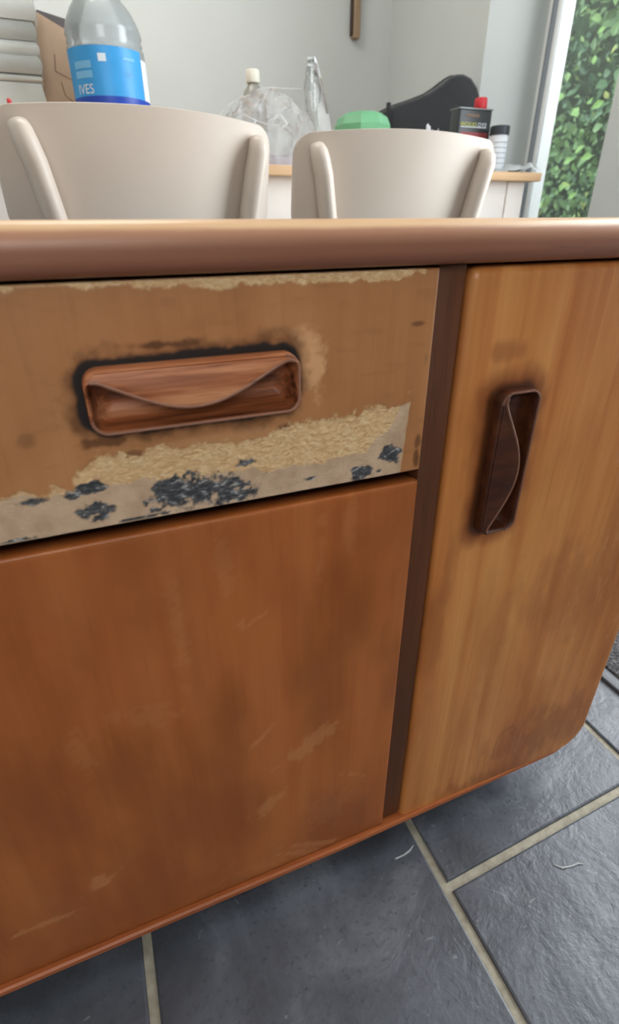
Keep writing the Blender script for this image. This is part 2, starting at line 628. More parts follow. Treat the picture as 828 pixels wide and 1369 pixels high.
# top board: section in y,z swept along x
tb = MB()
yf, R1, R2 = 0.2712, 0.0110, 0.0075
prof = []
for k in range(9):
    a = PI / 2 + k / 8 * PI / 2
    prof.append((yf + R1 + R1 * math.cos(a), ZT1 - R1 + R1 * math.sin(a)))
for k in range(6):
    a = PI + k / 5 * PI / 2
    prof.append((yf + R2 + R2 * math.cos(a), ZT0 + R2 + R2 * math.sin(a)))
prof += [(YBK + 0.01, ZT0), (YBK + 0.01, ZT1)]
xs = [SBL - 0.012 + (SBR + 0.03 - SBL) * i / 40 for i in range(41)]
vs, fs = [], []
for x in xs:
    vs += [(x, p[0], p[1]) for p in prof]
n = len(prof)
for i in range(40):
    for k in range(n):
        k2 = (k + 1) % n
        fs.append((i * n + k, i * n + k2, (i + 1) * n + k2, (i + 1) * n + k))
fs += [tuple(range(n)), tuple(40 * n + k for k in reversed(range(n)))]
tb.add(vs, fs)
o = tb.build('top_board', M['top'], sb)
o['label'] = 'top board with a rounded front edge and a painted-in highlight'

RC = 0.042
outer = rounded_end(ZB, ZT0, SBR - 0.004, RC, 12)          # right side + corner
inner = rounded_end(ZB + 0.016, ZT0, SBR - 0.02, RC - 0.014, 12)
sp = MB().prism(outer + [(outer[-1][0], ZB + 0.016)] + list(reversed(inner))[1:], YD + 0.019, YBK)
sp.build('side_panel', M['carcass'], sb)
MB().box((SBL, YD + 0.019, ZB), (SBL + 0.018, YBK, ZT0), 0.002).build('side_panel', M['carcass'], sb)
MB().box((SBL + 0.018, YD + 0.019, ZB), (outer[-1][0], YBK, ZB + 0.015), 0.001).build('base_panel', M['carcass'], sb)
MB().box((SBL + 0.018, YBK - 0.008, ZB + 0.015), (SBR - 0.021, YBK, ZT0)).build('back_panel', M['carcass'], sb, smooth=False)
XS0, XS1 = 0.1938, 0.2142
MB().box((XS0 - 0.012, YD + 0.020, ZB + 0.016), (XS1 + 0.012, YBK - 0.01, ZT0), 0.0).build('inner_divider', M['carcass'], sb, smooth=False)
MB().box((XS0 + 0.0003, YD + 0.004, ZB + 0.010), (XS1 - 0.0003, YD + 0.0198, ZT0 - 0.0005), 0.001).build('divider_stile', M['carcass'], sb)
MB().box((SBL + 0.02, YD + 0.020, 0.455), (XS0 - 0.013, YD + 0.045, 0.490), 0.0).build('dark_gap_rail', M['shadowgap'], sb, smooth=False)  # dark rail added so the gap under the drawer reads as shade
MB().box((SBL + 0.02, YD + 0.020, ZT0 - 0.012), (XS0 - 0.013, YD + 0.045, ZT0 - 0.0005), 0.0).build('dark_gap_rail', M['shadowgap'], sb, smooth=False)
# plinth under the body, set well back
MB().box((SBL + 0.06, YD + 0.13, 0.0004), (SBR - 0.09, YBK - 0.04, ZB), 0.002).build('plinth', M['shadowgap'], sb)

# bottom lip in front of the doors, following the rounded corner
lp = MB()
lo = [(SBL, ZB), (SBL, ZB + 0.0085)]
path = [(SBL + (SBR - RC - SBL) * i / 30, ZB) for i in range(30)]
for k in range(13):
    a = -PI / 2 + k / 12 * PI / 2
    path.append((SBR - RC + RC * math.cos(a), ZB + RC + RC * math.sin(a)))
vs, fs = [], []
m = len(path)
for i, (x, z) in enumerate(path):
    th = 0.0085 if i < 30 else 0.0085 * (1 - (i - 29) / 13.0) + 0.0006
    yfr = YD - 0.005 if i < 20 else YD - 0.005 + 0.008 * min(1, (i - 20) / 14)
    nx, nz = (0, 1) if i < 30 else (-math.cos(-PI / 2 + (i - 30) / 12 * PI / 2), -math.sin(-PI / 2 + (i - 30) / 12 * PI / 2))
    b = 0.0018
    sec = [(0, YD + 0.019), (0, yfr + b), (b, yfr), (th - b if th > 2 * b else th * 0.6, yfr), (th, yfr + b), (th, YD + 0.019)]
    vs += [(x + nx * d, y, z + nz * d) for d, y in sec]
for i in range(m - 1):
    for k in range(6):
        k2 = (k + 1) % 6
        fs.append((i * 6 + k, i * 6 + k2, (i + 1) * 6 + k2, (i + 1) * 6 + k))
fs += [(0, 1, 2, 3, 4, 5), tuple((m - 1) * 6 + k for k in (5, 4, 3, 2, 1, 0))]
lp.add(vs, fs)
o = lp.build('bottom_lip', M['lip'], sb)
o['label'] = 'thin orange-brown edging strip along the foot'


def panel(name, x0, x1, z0, z1, mat, step, masks=None, rc=0.0, bev=0.0015, thick=0.018, relief=None, parent=None, hole=None):
    """a board with a fine front face; masks(X, Z) gives lists of three masks for colour attributes"""
    nx, nz = max(2, int((x1 - x0) / step)), max(2, int((z1 - z0) / step))
    tz = np.linspace(0, 1, nz + 1)
    if rc:
        tz = tz ** 1.25
    Z = z0 + bev + tz * (z1 - z0 - 2 * bev)
    r = max(rc - bev, 0)
    dz = np.clip((z0 + bev + r) - Z, 0, None)
    xr = (x1 - bev) - (r - np.sqrt(np.clip(r * r - dz * dz, 0, None)))
    S = np.linspace(0, 1, nx + 1)
    X = (x0 + bev) + S[None, :] * (xr - x0 - bev)[:, None]
    ZZ = np.repeat(Z[:, None], nx + 1, 1)
    Y = np.full_like(X, YD)
    if relief is not None:
        Y = Y + relief(X, ZZ)
    nv = (nx + 1) * (nz + 1)
    front = np.stack([X, Y, ZZ], -1).reshape(-1, 3)
    idx = np.arange(nv).reshape(nz + 1, nx + 1)
    quads = np.stack([idx[:-1, :-1], idx[:-1, 1:], idx[1:, 1:], idx[1:, :-1]], -1).reshape(-1, 4)
    if hole is not None:
        cq = front[quads].mean(1)
        quads = quads[~hole(cq[:, 0], cq[:, 2])]
    loop = list(idx[0, :]) + list(idx[1:, -1]) + list(idx[-1, -2::-1]) + list(idx[-2:0:-1, 0])
    L = front[loop]
    L0 = L.copy()
    L0[:, 1] = YD
    nxt, prv = np.roll(L0, -1, 0), np.roll(L0, 1, 0)
    d = nxt - prv
    nrm = np.stack([d[:, 2], np.zeros(len(d)), -d[:, 0]], -1)
    nrm /= np.linalg.norm(nrm, axis=1)[:, None] + 1e-12
    # square corners move out on both axes
    out = L0 + nrm * bev
    for k in range(len(L0)):
        if abs(abs(nrm[k, 0]) - abs(nrm[k, 2])) < 0.3 and rc == 0:
            out[k] = L0[k] + np.sign(nrm[k]) * np.array([bev, 0, bev])
    mid = L0 + nrm * bev * 0.7
    mid[:, 1] += bev * 0.3
    out1 = out.copy()
    out1[:, 1] += bev
    out2 = out.copy()
    out2[:, 1] = YD + thick
    allv = np.concatenate([front, mid, out1, out2])
    m = len(loop)
    faces = quads.tolist()
    lp_ = [loop, list(range(nv, nv + m)), list(range(nv + m, nv + 2 * m)), list(range(nv + 2 * m, nv + 3 * m))]
    for a, b in zip(lp_[:-1], lp_[1:]):
        for k in range(m):
            k2 = (k + 1) % m
            faces.append((int(a[k]), int(b[k]), int(b[k2]), int(a[k2])))
    faces.append([int(q) for q in reversed(lp_[-1])])
    off = Vector((0, 0, 0))
    q = parent
    while q is not None:
        off += q.location
        q = q.parent
    me = bpy.data.meshes.new(name)
    me.from_pydata((allv - np.array(off)).tolist(), [], faces)
    me.validate()
    me.polygons.foreach_set('use_smooth', [True] * len(me.polygons))
    if masks is not None:
        for an, ms in masks(allv[:, 0], allv[:, 2]).items():
            at_ = me.color_attributes.new(an, 'FLOAT_COLOR', 'POINT')
            buf = np.ones((len(allv), 4), np.float32)
            for c in range(3):
                buf[:, c] = np.clip(ms[c], 0, 1)
            at_.data.foreach_set('color', buf.ravel())
    me.materials.append(mat)
    o = bpy.data.objects.new(name, me)
    COL.objects.link(o)
    o.parent = parent
    return o


def face_xz(pts):
    """photograph points on the door plane -> arrays of x and z on that plane"""
    P = [at(u, v, Y=YD) for u, v in pts]
    return np.array([p.x for p in P]), np.array([p.z for p in P])


HW, HH = 0.0565, 0.0168                      # half length and half height of a handle
HDX, HDZ = 0.0462, 0.5468                    # drawer handle centre
HVX, HVZ = 0.2640, 0.4680                    # door handle centre


def rrect_sd(px, pz, hw, hh, r):
    qx, qz = np.abs(px) - (hw - r), np.abs(pz) - (hh - r)
    return np.hypot(np.maximum(qx, 0), np.maximum(qz, 0)) + np.minimum(np.maximum(qx, qz), 0) - r


BLX, BLZ = face_xz([(0, 668), (50, 660), (95, 645), (110, 612), (150, 606), (200, 598), (300, 588), (370, 573), (420, 562), (480, 549), (545, 529)])
FLX, FLZ = face_xz([(0, 672), (60, 664), (110, 660), (160, 648), (230, 642), (300, 634), (380, 627), (440, 615), (490, 603), (520, 575), (545, 530)])
TLX, TLZ = face_xz([(0, 388), (60, 385), (130, 384), (200, 388), (250, 384), (300, 390), (330, 382), (400, 379), (470, 376), (530, 377), (556, 364)])
INK = [(270, 656, 66, 21), (225, 648, 22, 9), (315, 662, 24, 11), (122, 654, 30, 7), (128, 682, 22, 10), (135, 692, 12, 6), (40, 672, 20, 5), (330, 619, 17, 6), (417, 640, 11, 4),
       (486, 631, 14, 10), (520, 607, 14, 9), (524, 612, 9, 8), (208, 682, 9, 5), (98, 664, 12, 5), (507, 630, 5, 2), (30, 722, 25, 2), (200, 690, 40, 2)]


def drawer_masks(X, Z):
    n1 = fbm(X * 120, Z * 120, 4)
    n2 = fbm(X * 420 + 5, Z * 420, 3)
    n3 = fbm(X * 60 + 9, Z * 200 + 3, 4)
    top = np.interp(X, BLX, BLZ)
    right = np.interp(Z, [0.47, 0.53], [0.1765, 0.1805])
    inside = sstep(-0.0012, 0.0018, top - Z + n1 * 0.016 + n2 * 0.006 - 0.001) * sstep(-0.0003, 0.0003, right - X)
    fill_l = np.interp(X, FLX, FLZ)
    fill = inside * np.maximum(sstep(-0.0006, 0.0010, fill_l - Z + n1 * 0.008 + n2 * 0.003), sstep(0.0, 0.0015, X - (right - 0.0075 + n1 * 0.004)))
    tl = np.interp(X, TLX, TLZ)
    chip = np.maximum(inside, sstep(-0.0003, 0.0005, Z - tl + n1 * 0.005 + n2 * 0.002) * sstep(0, 0.001, 0.1835 - X))
    ink = np.zeros_like(X)
    for u, v, a, b in INK:
        c = at(u, v, Y=YD)
        ex, ez = at(u + a, v - a * 0.19, Y=YD), at(u, v - b, Y=YD)
        ra, rb = abs(ex.x - c.x), abs(ez.z - c.z)
        slope = (ex.z - c.z) / (ex.x - c.x)
        dx, dz = (X - c.x), (Z - c.z) - slope * (X - c.x)
        q = np.hypot(dx / ra, dz / rb)
        ink = np.maximum(ink, sstep(1.10, 0.80, q + n1 * 1.5 + n2 * 0.8))
    ink *= inside
    # pale rubbed patch right of the handle, with a ragged rim
    c = at(416, 487, Y=YD)
    q = np.hypot((X - c.x + (Z - c.z) * 0.12) / 0.0098, (Z - c.z) / 0.0165)
    warm = sstep(1.25, 0.45, q + n1 * 1.5 + n2 * 0.6) * 0.95
    c = at(310, 590, Y=YD)
    warm = np.maximum(warm, 0.35 * sstep(1.2, 0.5, np.hypot((X - c.x) / 0.05, (Z - c.z) / 0.007) + n1))
    # black old finish round the handle
    sd = rrect_sd(X - HDX + 0.0008, Z - HDZ - 0.0006, HW, HH, 0.009)
    soot = sstep(0.0046, 0.0022, sd + n1 * 0.0035 + n2 * 0.001)
    brown = 0.75 * sstep(0.011, 0.002, sd + n1 * 0.012)
    for u, v, a, b, k in [(215, 461, 60, 9, 0.9), (140, 590, 40, 9, 0.8), (385, 572, 14, 8, 0.7), (560, 432, 12, 4, 0.7), (35, 590, 14, 10, 0.35), (558, 590, 4, 10, 0.7), (556, 612, 4, 12, 0.8), (170, 612, 36, 8, 0.6), (570, 480, 4, 10, 0.3), (375, 455, 14, 6, .6)]:
        c, ex, ez = at(u, v, Y=YD), at(u + a, v, Y=YD), at(u, v - b, Y=YD)
        q = np.hypot((X - c.x) / abs(ex.x - c.x), (Z - c.z) / abs(ez.z - c.z))
        brown = np.maximum(brown, k * sstep(1.2, 0.5, q + n1 * 1.5))
    brown *= (1 - 0.6 * inside)
    brown = np.maximum(brown, 0.10 * sstep(0.12, 0.3, n3))
    return {'mask': [chip, fill, ink], 'mask2': [warm, soot, brown]}


def drawer_relief(X, Z):
    k = drawer_masks(X.ravel(), Z.ravel())['mask']
    chip, fill = k[0].reshape(X.shape), k[1].reshape(X.shape)
    n = fbm(X * 500, Z * 700, 3)
    return chip * 0.0007 + chip * (1 - fill) * n * 0.0010


dr = panel('drawer', -0.43, 0.1926, zz(-0.5378), zz(-0.0835), M['drawer'], 0.0008, drawer_masks, relief=drawer_relief, parent=sb, hole=lambda x, z: rrect_sd(x - HDX, z - HDZ, HW, HH, 0.0085) < -0.0035)
dr['label'] = 'drawer front with torn veneer, grey filler and black spots'


def door_low_masks(X, Z):
    n1 = fbm(X * 60, Z * 60, 4)
    n2 = fbm(X * 200, Z * 200, 3)
    pale = np.zeros_like(X)
    rr = random.Random(11)
    for u, v, a, b, s in [(345, 826, 22, 3, 0.6), (325, 836, 4, 8, 0), (385, 1015, 26, 2.5, 0.5), (350, 985, 18, 3, 0.9), (470, 1035, 12, 3, -0.6), (150, 1172, 22, 2.5, 0.7), (415, 1128, 34, 2.5, -0.5), (205, 955, 40, 14, -0.3), (420, 990, 30, 10, 0.4), (370, 1160, 60, 16, -0.35), (400, 1140, 30, 3, -0.5), (130, 1180, 14, 6, 0.8), (60, 1235, 40, 3, 0),
                          (440, 1080, 26, 22, 0), (470, 700, 7, 60, 0), (430, 730, 6, 40, 0), (360, 1075, 20, 8, .5), (110, 1010, 16, 30, 0), (300, 760, 12, 40, 0), (240, 850, 12, 60, 0)]:
        c, ex, ez = at(u, v, Y=YD), at(u + a, v - 0.2 * a, Y=YD), at(u, v - b, Y=YD)
        dx = X - c.x
        q = np.hypot(dx / abs(ex.x - c.x), (Z - c.z - s * dx) / abs(ez.z - c.z))
        pale = np.maximum(pale, (0.30 if b < 13 else 0.12) * sstep(1.1, 0.7, q + n2 * 1.8 + n1 * 1.6))
    n5 = fbm(X * 26 + 4, Z * 11 + 2, 4)
    old = 0.50 * sstep(-0.20, 0.30, n5 + 0.10 * sstep(0.30, 0.10, Z) + 0.08 * sstep(0.05, -0.12, X))  # random old stain, plus shade painted in towards the foot and left
    edge = 0.5 * sstep(0.014, 0.0, Z - zz(-2.02) + n1 * 0.02)
    return {'mask': [np.zeros_like(X), pale, np.maximum(old, edge)]}


dl = panel('door', -0.43, 0.1926, ZB + 0.0092, zz(-0.5684), M['door_low'], 0.0025, door_low_masks, parent=sb)
dl['label'] = 'plain blotchy orange-brown door below the drawer'


def door_side_masks(X, Z):
    n1 = fbm(X * 90 + 3, Z * 40, 4)
    n2 = fbm(X * 200, Z * 60, 3)
    sd = rrect_sd(X - HVX + 0.0010, Z - HVZ, HH, HW, 0.009)
    halo = 0.92 * sstep(0.0075, 0.0010, sd + n1 * 0.005)
    old = 0.85 * sstep(0.020, 0.004, sd + n1 * 0.014)
    for u, v, a, b, k in [(680, 470, 24, 16, 0.5), (760, 790, 60, 60, 0.3), (740, 970, 60, 30, 0.55), (640, 1050, 60, 22, 0.6), (575, 870, 14, 80, 0.35), (600, 760, 8, 60, 0.4)]:
        c, ex, ez = at(u, v, Y=YD), at(u + a, v, Y=YD), at(u, v - b, Y=YD)
        q = np.hypot((X - c.x) / abs(ex.x - c.x), (Z - c.z) / abs(ez.z - c.z))
        old = np.maximum(old, k * sstep(1.3, 0.4, q + n1 * 1.6))
    c = at(675, 1000, Y=YD)                                   # the oval figure low on the door
    e = np.hypot((X - c.x) / 0.016, (Z - c.z - 0.004) / 0.030)
    old = np.maximum(old, 0.5 * sstep(0.13, 0.03, np.abs(e + n1 * 0.2 - 1)) * (Z > c.z - 0.015))
    pale = 0.4 * sstep(0.1, 0.3, n2) * sstep(0.30, 0.40, X)  # pale streaks paint in the light towards the right edge
    return {'mask': [halo, pale, old]}


ds = panel('door', 0.2158, SBR, ZB + 0.003, zz(-0.0835), M['door_side'], 0.0018, door_side_masks, rc=RC - 0.002, bev=0.005, parent=sb, hole=lambda x, z: rrect_sd(x - HVX, z - HVZ, HH, HW, 0.0085) < -0.0035)
ds['label'] = 'streaky narrow right-hand door with an upright handle and rounded foot corner'


# carved handles: a round-ended frame with a hollow, and a wavy lip over the hollow
def handle(centre, vertical, parent, mat, label):
    P = 0.0085                                              # how far it stands proud
    rot = Matrix.Rotation(PI / 2, 4, 'Y').inverted() if vertical else Matrix.Identity(4)

    def put(v):
        p = rot @ Vector((v[0], 0, v[2]))
        return (centre[0] + p.x, YD + v[1], centre[1] + p.z)

    def ring(hw, hh, r, n=8):
        out = []
        for cx, cz, a0 in ((hw - r, hh - r, 0), (-hw + r, hh - r, 90), (-hw + r, -hh + r, 180), (hw - r, -hh + r, 270)):
            for k in range(n + 1):
                a = math.radians(a0 + 90 * k / n)
                out.append((cx + r * math.cos(a), cz + r * math.sin(a)))
        return out
    rings = [(0, 0.0002, 0), (0.0002, -P * 0.7, 0), (0.0007, -P * 0.95, 0), (0.0013, -P, 0), (0.0020, -P + 0.0006, 0), (0.0027, -P * 0.55, 0.2), (0.0036, -0.001, 0.5), (0.0055, 0.0045, 0.6), (0.0090, 0.0075, 0.6), (0.0130, 0.0085, 0.6)]
    b = MB()
    vs, fs = [], []
    for ins, y, _ in rings:
        rr = max(0.0085 - ins * 0.75, 0.0015)
        vs += [put((x, y, z)) for x, z in ring(HW - ins, HH - ins, rr)]
    n = 36
    for i in range(len(rings) - 1):
        for k in range(n):
            k2 = (k + 1) % n
            fs.append((i * n + k, i * n + k2, (i + 1) * n + k2, (i + 1) * n + k))
    fs.append(tuple((len(rings) - 1) * n + k for k in range(n)))
    b.add(vs, fs)
    h = b.build('handle', mat, parent, angle=60)
    h['label'] = label
    # lip
    l = MB()
    vs, fs = [], []
    NU, NV = 48, 8
    for side in (0, 1):
        for i in range(NU + 1):
            t = -1 + 2 * i / NU
            x = t * (HW - 0.0016)
            # lower edge of the lip: ends high, dips in the middle
            tt = (t + 0.06)
            w = max(0.0, math.cos(min(1.0, abs(tt) / 0.96) * PI / 2)) ** 1.25
            cr = max(0.0, abs(x) - (HW - 0.0085))
            ztop = HH - 0.0018 - (0.0085 - math.sqrt(max(0, 0.0085 ** 2 - cr * cr))) * 0.9
            zlow = min(ztop - 0.0016, HH - 0.0034 - w * 0.0185 - (HH - 0.0018 - ztop))
            for j in range(NV + 1):
                s = j / NV
                z = ztop + (zlow - ztop) * s
                y = -P - 0.0002 - (0.0036 * math.sin(s * PI * 0.60)) * (0.25 + 0.75 * w)
                if side:
                    y += 0.0026
                    if j == NV:
                        z += 0.0002
                vs.append(put((x, y, z)))
    A = lambda sd_, i, j: sd_ * (NU + 1) * (NV + 1) + i * (NV + 1) + j
    for i in range(NU):
        for j in range(NV):
            fs.append((A(0, i, j), A(0, i + 1, j), A(0, i + 1, j + 1), A(0, i, j + 1)))
            fs.append((A(1, i, j), A(1, i, j + 1), A(1, i + 1, j + 1), A(1, i + 1, j)))
        for j in (0, NV):
            fs.append((A(0, i, j), A(1, i, j), A(1, i + 1, j), A(0, i + 1, j)))
    for i in (0, NU):
        for j in range(NV):
            fs.append((A(0, i, j), A(0, i, j + 1), A(1, i, j + 1), A(1, i, j)))
    l.add(vs, fs)
    l.build('handle_lip', mat, parent, angle=50)
    # the worn paler arris along the lip and round the ends
    wave = [Vector(vs[A(0, i, NV)]) for i in range(1, NU)]
    e = MB().tube([p_ + Vector((0, 0.0006, 0)) for p_ in wave], 0.0011, 0.0011, 8, (0, 1, 0.02))
    low = ring(HW - 0.0013, HH - 0.0013, 0.0075)
    sq = [q_ for q_ in low[18:] + low[:9]]
    e.tube([put((x, -P + 0.0002, z)) for x, z in sq], 0.0009, 0.0008, 8, (0, 1, 0.02))
    eo = e.build('worn_edge', M['handle_edge'] if not vertical else M['handle_edge_shaded'], parent)
    eo['label'] = 'paler worn edge of the carved handle'


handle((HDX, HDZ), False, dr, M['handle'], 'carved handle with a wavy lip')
handle((HVX, HVZ), True, ds, M['handle_shaded'], 'upright carved handle in a painted shade tone, with a wavy lip')

# ------------------------------------------------------------------ doormat
mm = NT('grey_loop_mat')
v1 = mm.noise(mm.coord(), 260, 4, 0.7)
mm_ = mm.pbr(mm.ramp(v1, [(0.35, lin((58, 57, 60))), (0.55, lin((104, 103, 106))), (0.7, lin((168, 166, 166)))]), 0.95, 0.1, mm.bump(v1, 1.0, 0.004))
mat_th = thing('doormat', (1.0, 0.45, 0.0), 'speckled grey doormat lying beyond the right end of the sideboard', 'mat')
MB().box((0.655, 0.05, 0.0008), (1.30, 0.86, 0.010), 0.003).build('mat_pile', mm_, mat_th)
eb = MB()
eb.box((0.636, 0.03, 0.0006), (0.656, 0.88, 0.006), 0.002).box((1.299, 0.03, 0.0006), (1.32, 0.88, 0.006), 0.002)
eb.box((0.655, 0.03, 0.0006), (1.30, 0.051, 0.006), 0.002).box((0.655, 0.859, 0.0006), (1.30, 0.88, 0.006), 0.002)
eb.build('mat_edging', flat('pale_grey_mat_edge', (112, 115, 120), 0.6), mat_th)

# ------------------------------------------------------------------ chairs
def make_chair(loc, rz, label):
    t = thing('dining_chair', loc, label, 'chair', 'white chairs between sideboard and table')
    t.rotation_euler = (0, 0, rz)
    W, Z0, Z1, R, TH = 0.214, 0.610, 0.764, 0.030, 0.011
    lean = math.tan(math.radians(11))

    def surf(x, z):
        return 1.05 * x * x - (z - 0.62) * lean
    b = MB()
    NX, NZ = 40, 22
    vs, fs = [], []
    for side in (0, 1):
        for j in range(NZ + 1):
            q = (1 - math.cos(PI * j / NZ)) / 2
            z = Z0 + q * (Z1 - Z0)
            d = max(0, R - (z - Z0), R - (Z1 - z))
            w = W - (R - math.sqrt(max(0, R * R - d * d)))
            zt = 0.004 * (z - Z0) / (Z1 - Z0)
            for i in range(NX + 1):
                p = -math.cos(PI * i / NX)
                x = w * (0.85 * p + 0.15 * (-1 + 2 * i / NX))
                zc = z + zt * (1 - (x / W) ** 2) * 2
                ed = 1.0 if min(i, NX - i, j, NZ - j) == 0 else 0.0
                vs.append((x, surf(x, zc) + (TH / 2 - 0.0016 * ed) * (1 if side else -1), zc))
    A = lambda s_, i, j: s_ * (NX + 1) * (NZ + 1) + j * (NX + 1) + i
    for j in range(NZ):
        for i in range(NX):
            fs.append((A(0, i, j), A(0, i + 1, j), A(0, i + 1, j + 1), A(0, i, j + 1)))
            fs.append((A(1, i, j), A(1, i, j + 1), A(1, i + 1, j + 1), A(1, i + 1, j)))
    for i in range(NX):
        for j in (0, NZ):
            fs.append((A(0, i, j), A(1, i, j), A(1, i + 1, j), A(0, i + 1, j)))
    for j in range(NZ):
        for i in (0, NX):
            fs.append((A(0, i, j), A(0, i, j + 1), A(1, i, j + 1), A(1, i, j)))
    b.add(vs, fs)
    b.build('backrest', M['chair'], t, local=True, angle=60)
    for s in (-1, 1):
        pts = []
        rx, ry = [], []
        for z, x, off in ((0.747, 0.178, -0.0075), (0.743, 0.1778, -0.0140), (0.734, 0.1765, -0.0215), (0.722, 0.1740, -0.0260), (0.70, 0.168, -0.0270), (0.66, 0.161, -0.0275), (0.615, 0.153, -0.0275), (0.55, 0.146, -0.022), (0.46, 0.146, -0.014)):
            pts.append((s * x, surf(x, z) + off, z))
        rx = [0.0105, 0.0140, 0.0155, 0.0162, 0.0165, 0.0165, 0.0165, 0.016, 0.016]
        ry = [0.0030, 0.0110, 0.0185, 0.0225, 0.0230, 0.0235, 0.0235, 0.021, 0.018]
        pts += [(s * 0.160, 0.02, 0.30), (s * 0.182, -0.03, 0.0)]
        rx += [0.015, 0.011]
        ry += [0.015, 0.011]
        l = MB().tube(pts, rx, ry, 16)
        l.build('leg', M['chair'], t, local=True, angle=50)
    for s in (-1, 1):
        MB().tube([(s * 0.15, 0.36, 0.428), (s * 0.165, 0.375, 0.25), (s * 0.185, 0.395, 0.0)], [0.016, 0.015, 0.011], [0.016, 0.015, 0.011], 16).build('leg', M['chair'], t, local=True)
    sm = MB()
    NX, NY = 20, 16
    vs, fs = [], []
    for side in (0, 1):
        for j in range(NY + 1):
            for i in range(NX + 1):
                u, v = -1 + 2 * i / NX, -1 + 2 * j / NY
                k = (1 - 0.12 * abs(u) ** 2.5 * abs(v) ** 2.5) 
                ux, vy = u * math.sqrt(1 - 0.18 * v * v), v * math.sqrt(1 - 0.18 * u * u)
                vs.append((ux * 0.215, 0.205 + vy * 0.215, 0.440 + 0.012 * (u * u) - 0.008 * (1 - v * v) + (0 if side else -0.014)))
    A = lambda s_, i, j: s_ * (NX + 1) * (NY + 1) + j * (NX + 1) + i
    for j in range(NY):
        for i in range(NX):
            fs.append((A(0, i, j), A(0, i, j + 1), A(0, i + 1, j + 1), A(0, i + 1, j)))
            fs.append((A(1, i, j), A(1, i + 1, j), A(1, i + 1, j + 1), A(1, i, j + 1)))
    for i in range(NX):
        for j in (0, NY):
            fs.append((A(0, i, j), A(0, i + 1, j), A(1, i + 1, j), A(1, i, j)))
    for j in range(NY):
        for i in (0, NX):
            fs.append((A(0, i, j), A(1, i, j), A(1, i, j + 1), A(0, i, j + 1)))
    sm.add(vs, fs)
    sm.build('seat', M['chair'], t, local=True, angle=50)
    return t


CH1 = make_chair((0.132, 0.985, 0.0), math.radians(9), 'white moulded chair in front of the blue-labelled water bottle')
CH2 = copy_tree(CH1)
CH2.location = (0.612, 1.048, 0.0)
CH2.rotation_euler = (0, 0, math.radians(-3))
CH2['label'] = 'white moulded chair in front of the green tub and black case'

# ------------------------------------------------------------------ table
TX0, TX1, TY0, TY1, TZ = -0.85, 1.272, 1.40, 2.22, 0.7445
tb_ = thing('table', ((TX0 + TX1) / 2, (TY0 + TY1) / 2, 0), 'white table with a pale wooden top behind the white chairs', 'table')
MB().box((TX0, TY0, TZ - 0.021), (TX1, TY1, TZ), 0.003).build('table_top', M['table_wood'], tb_)
for (x0, x1, y0, y1) in ((TX0 + 0.09, TX1 - 0.09, TY0 + 0.035, TY0 + 0.053), (TX0 + 0.09, TX1 - 0.09, TY1 - 0.053, TY1 - 0.035), (TX0 + 0.045, TX0 + 0.063, TY0 + 0.09, TY1 - 0.09), (TX1 - 0.063, TX1 - 0.045, TY0 + 0.09, TY1 - 0.09)):
    MB().box((x0, y0, TZ - 0.175), (x1, y1, TZ - 0.021), 0.001).build('apron', M['white_paint'], tb_)
for x in (TX0 + 0.03, TX1 - 0.09):
    for y in (TY0 + 0.03, TY1 - 0.09):
        MB().box((x, y, 0.0), (x + 0.06, y + 0.06, TZ - 0.021), 0.003).build('leg', M['white_paint'], tb_)


def text_mesh(body, size):
    cu = bpy.data.curves.new('lettering', 'FONT')
    cu.body = body
    cu.size = size
    cu.align_x = 'LEFT'
    o = bpy.data.objects.new('lettering', cu)
    COL.objects.link(o)
    dg = bpy.context.evaluated_depsgraph_get()
    me = bpy.data.meshes.new_from_object(o.evaluated_get(dg))
    bpy.data.objects.remove(o)
    bm = bmesh.new()
    bm.from_mesh(me)
    bmesh.ops.subdivide_edges(bm, edges=[e for e in bm.edges if e.calc_length() > size * 0.3], cuts=2, use_grid_fill=False)
    bm.verts.index_update()
    r = ([v.co.copy() for v in bm.verts], [[v.index for v in f.verts] for f in bm.faces])
    bm.free()
    return r


# ------------------------------------------------------------------ things on the table
# water bottle
M['pet'] = film('clear_bottle_plastic', (196, 204, 206), 0.52, 0.35, 0.10)
M['water'] = film('water_in_bottle', (176, 192, 198), 0.80, 0.2, 0.02)
M['blue'] = flat('bright_blue_label', (62, 158, 222), 0.4, 0.4, 0.02)
M['navy'] = flat('dark_blue_label_band', (36, 70, 172), 0.4, 0.4, 0.02)
M['label_white'] = flat('white_print', (226, 234, 240), 0.5, 0.3, 0.01)
M['label_pale'] = flat('pale_blue_print', (128, 190, 230), 0.5, 0.3, 0.01)
BY = 1.53
bc = at(146, 100, Y=BY)
bx = bc.x
RB = 0.0795
wb = thing('water_bottle', (bx, BY, TZ), 'large clear water bottle with a bright blue label beside the cardboard file', 'bottle')
pr = [(0.060, 0.0), (0.074, 0.004), (RB, 0.014), (RB, 0.05), (RB - 0.003, 0.054), (RB, 0.058), (RB, 0.205), (RB - 0.004, 0.209), (RB - 0.0015, 0.215), (RB - 0.004, 0.222), (RB - 0.001, 0.229), (RB - 0.003, 0.238),
      (RB - 0.008, 0.252), (RB - 0.018, 0.270), (RB - 0.033, 0.288), (0.034, 0.305), (0.024, 0.318), (0.022, 0.335)]
MB().lathe(pr, (bx, BY, TZ), 48).build('bottle_body', M['pet'], wb, angle=70)
zlt, zlb = at(150, 61, Y=BY - RB).z, at(150, 147, Y=BY - RB).z
MB().lathe([(0.05, 0.005), (RB - 0.003, 0.014), (RB - 0.003, 0.203), (RB - 0.006, 0.2035), (0.001, 0.2036)], (bx, BY, TZ), 48).build('water', M['water'], wb)
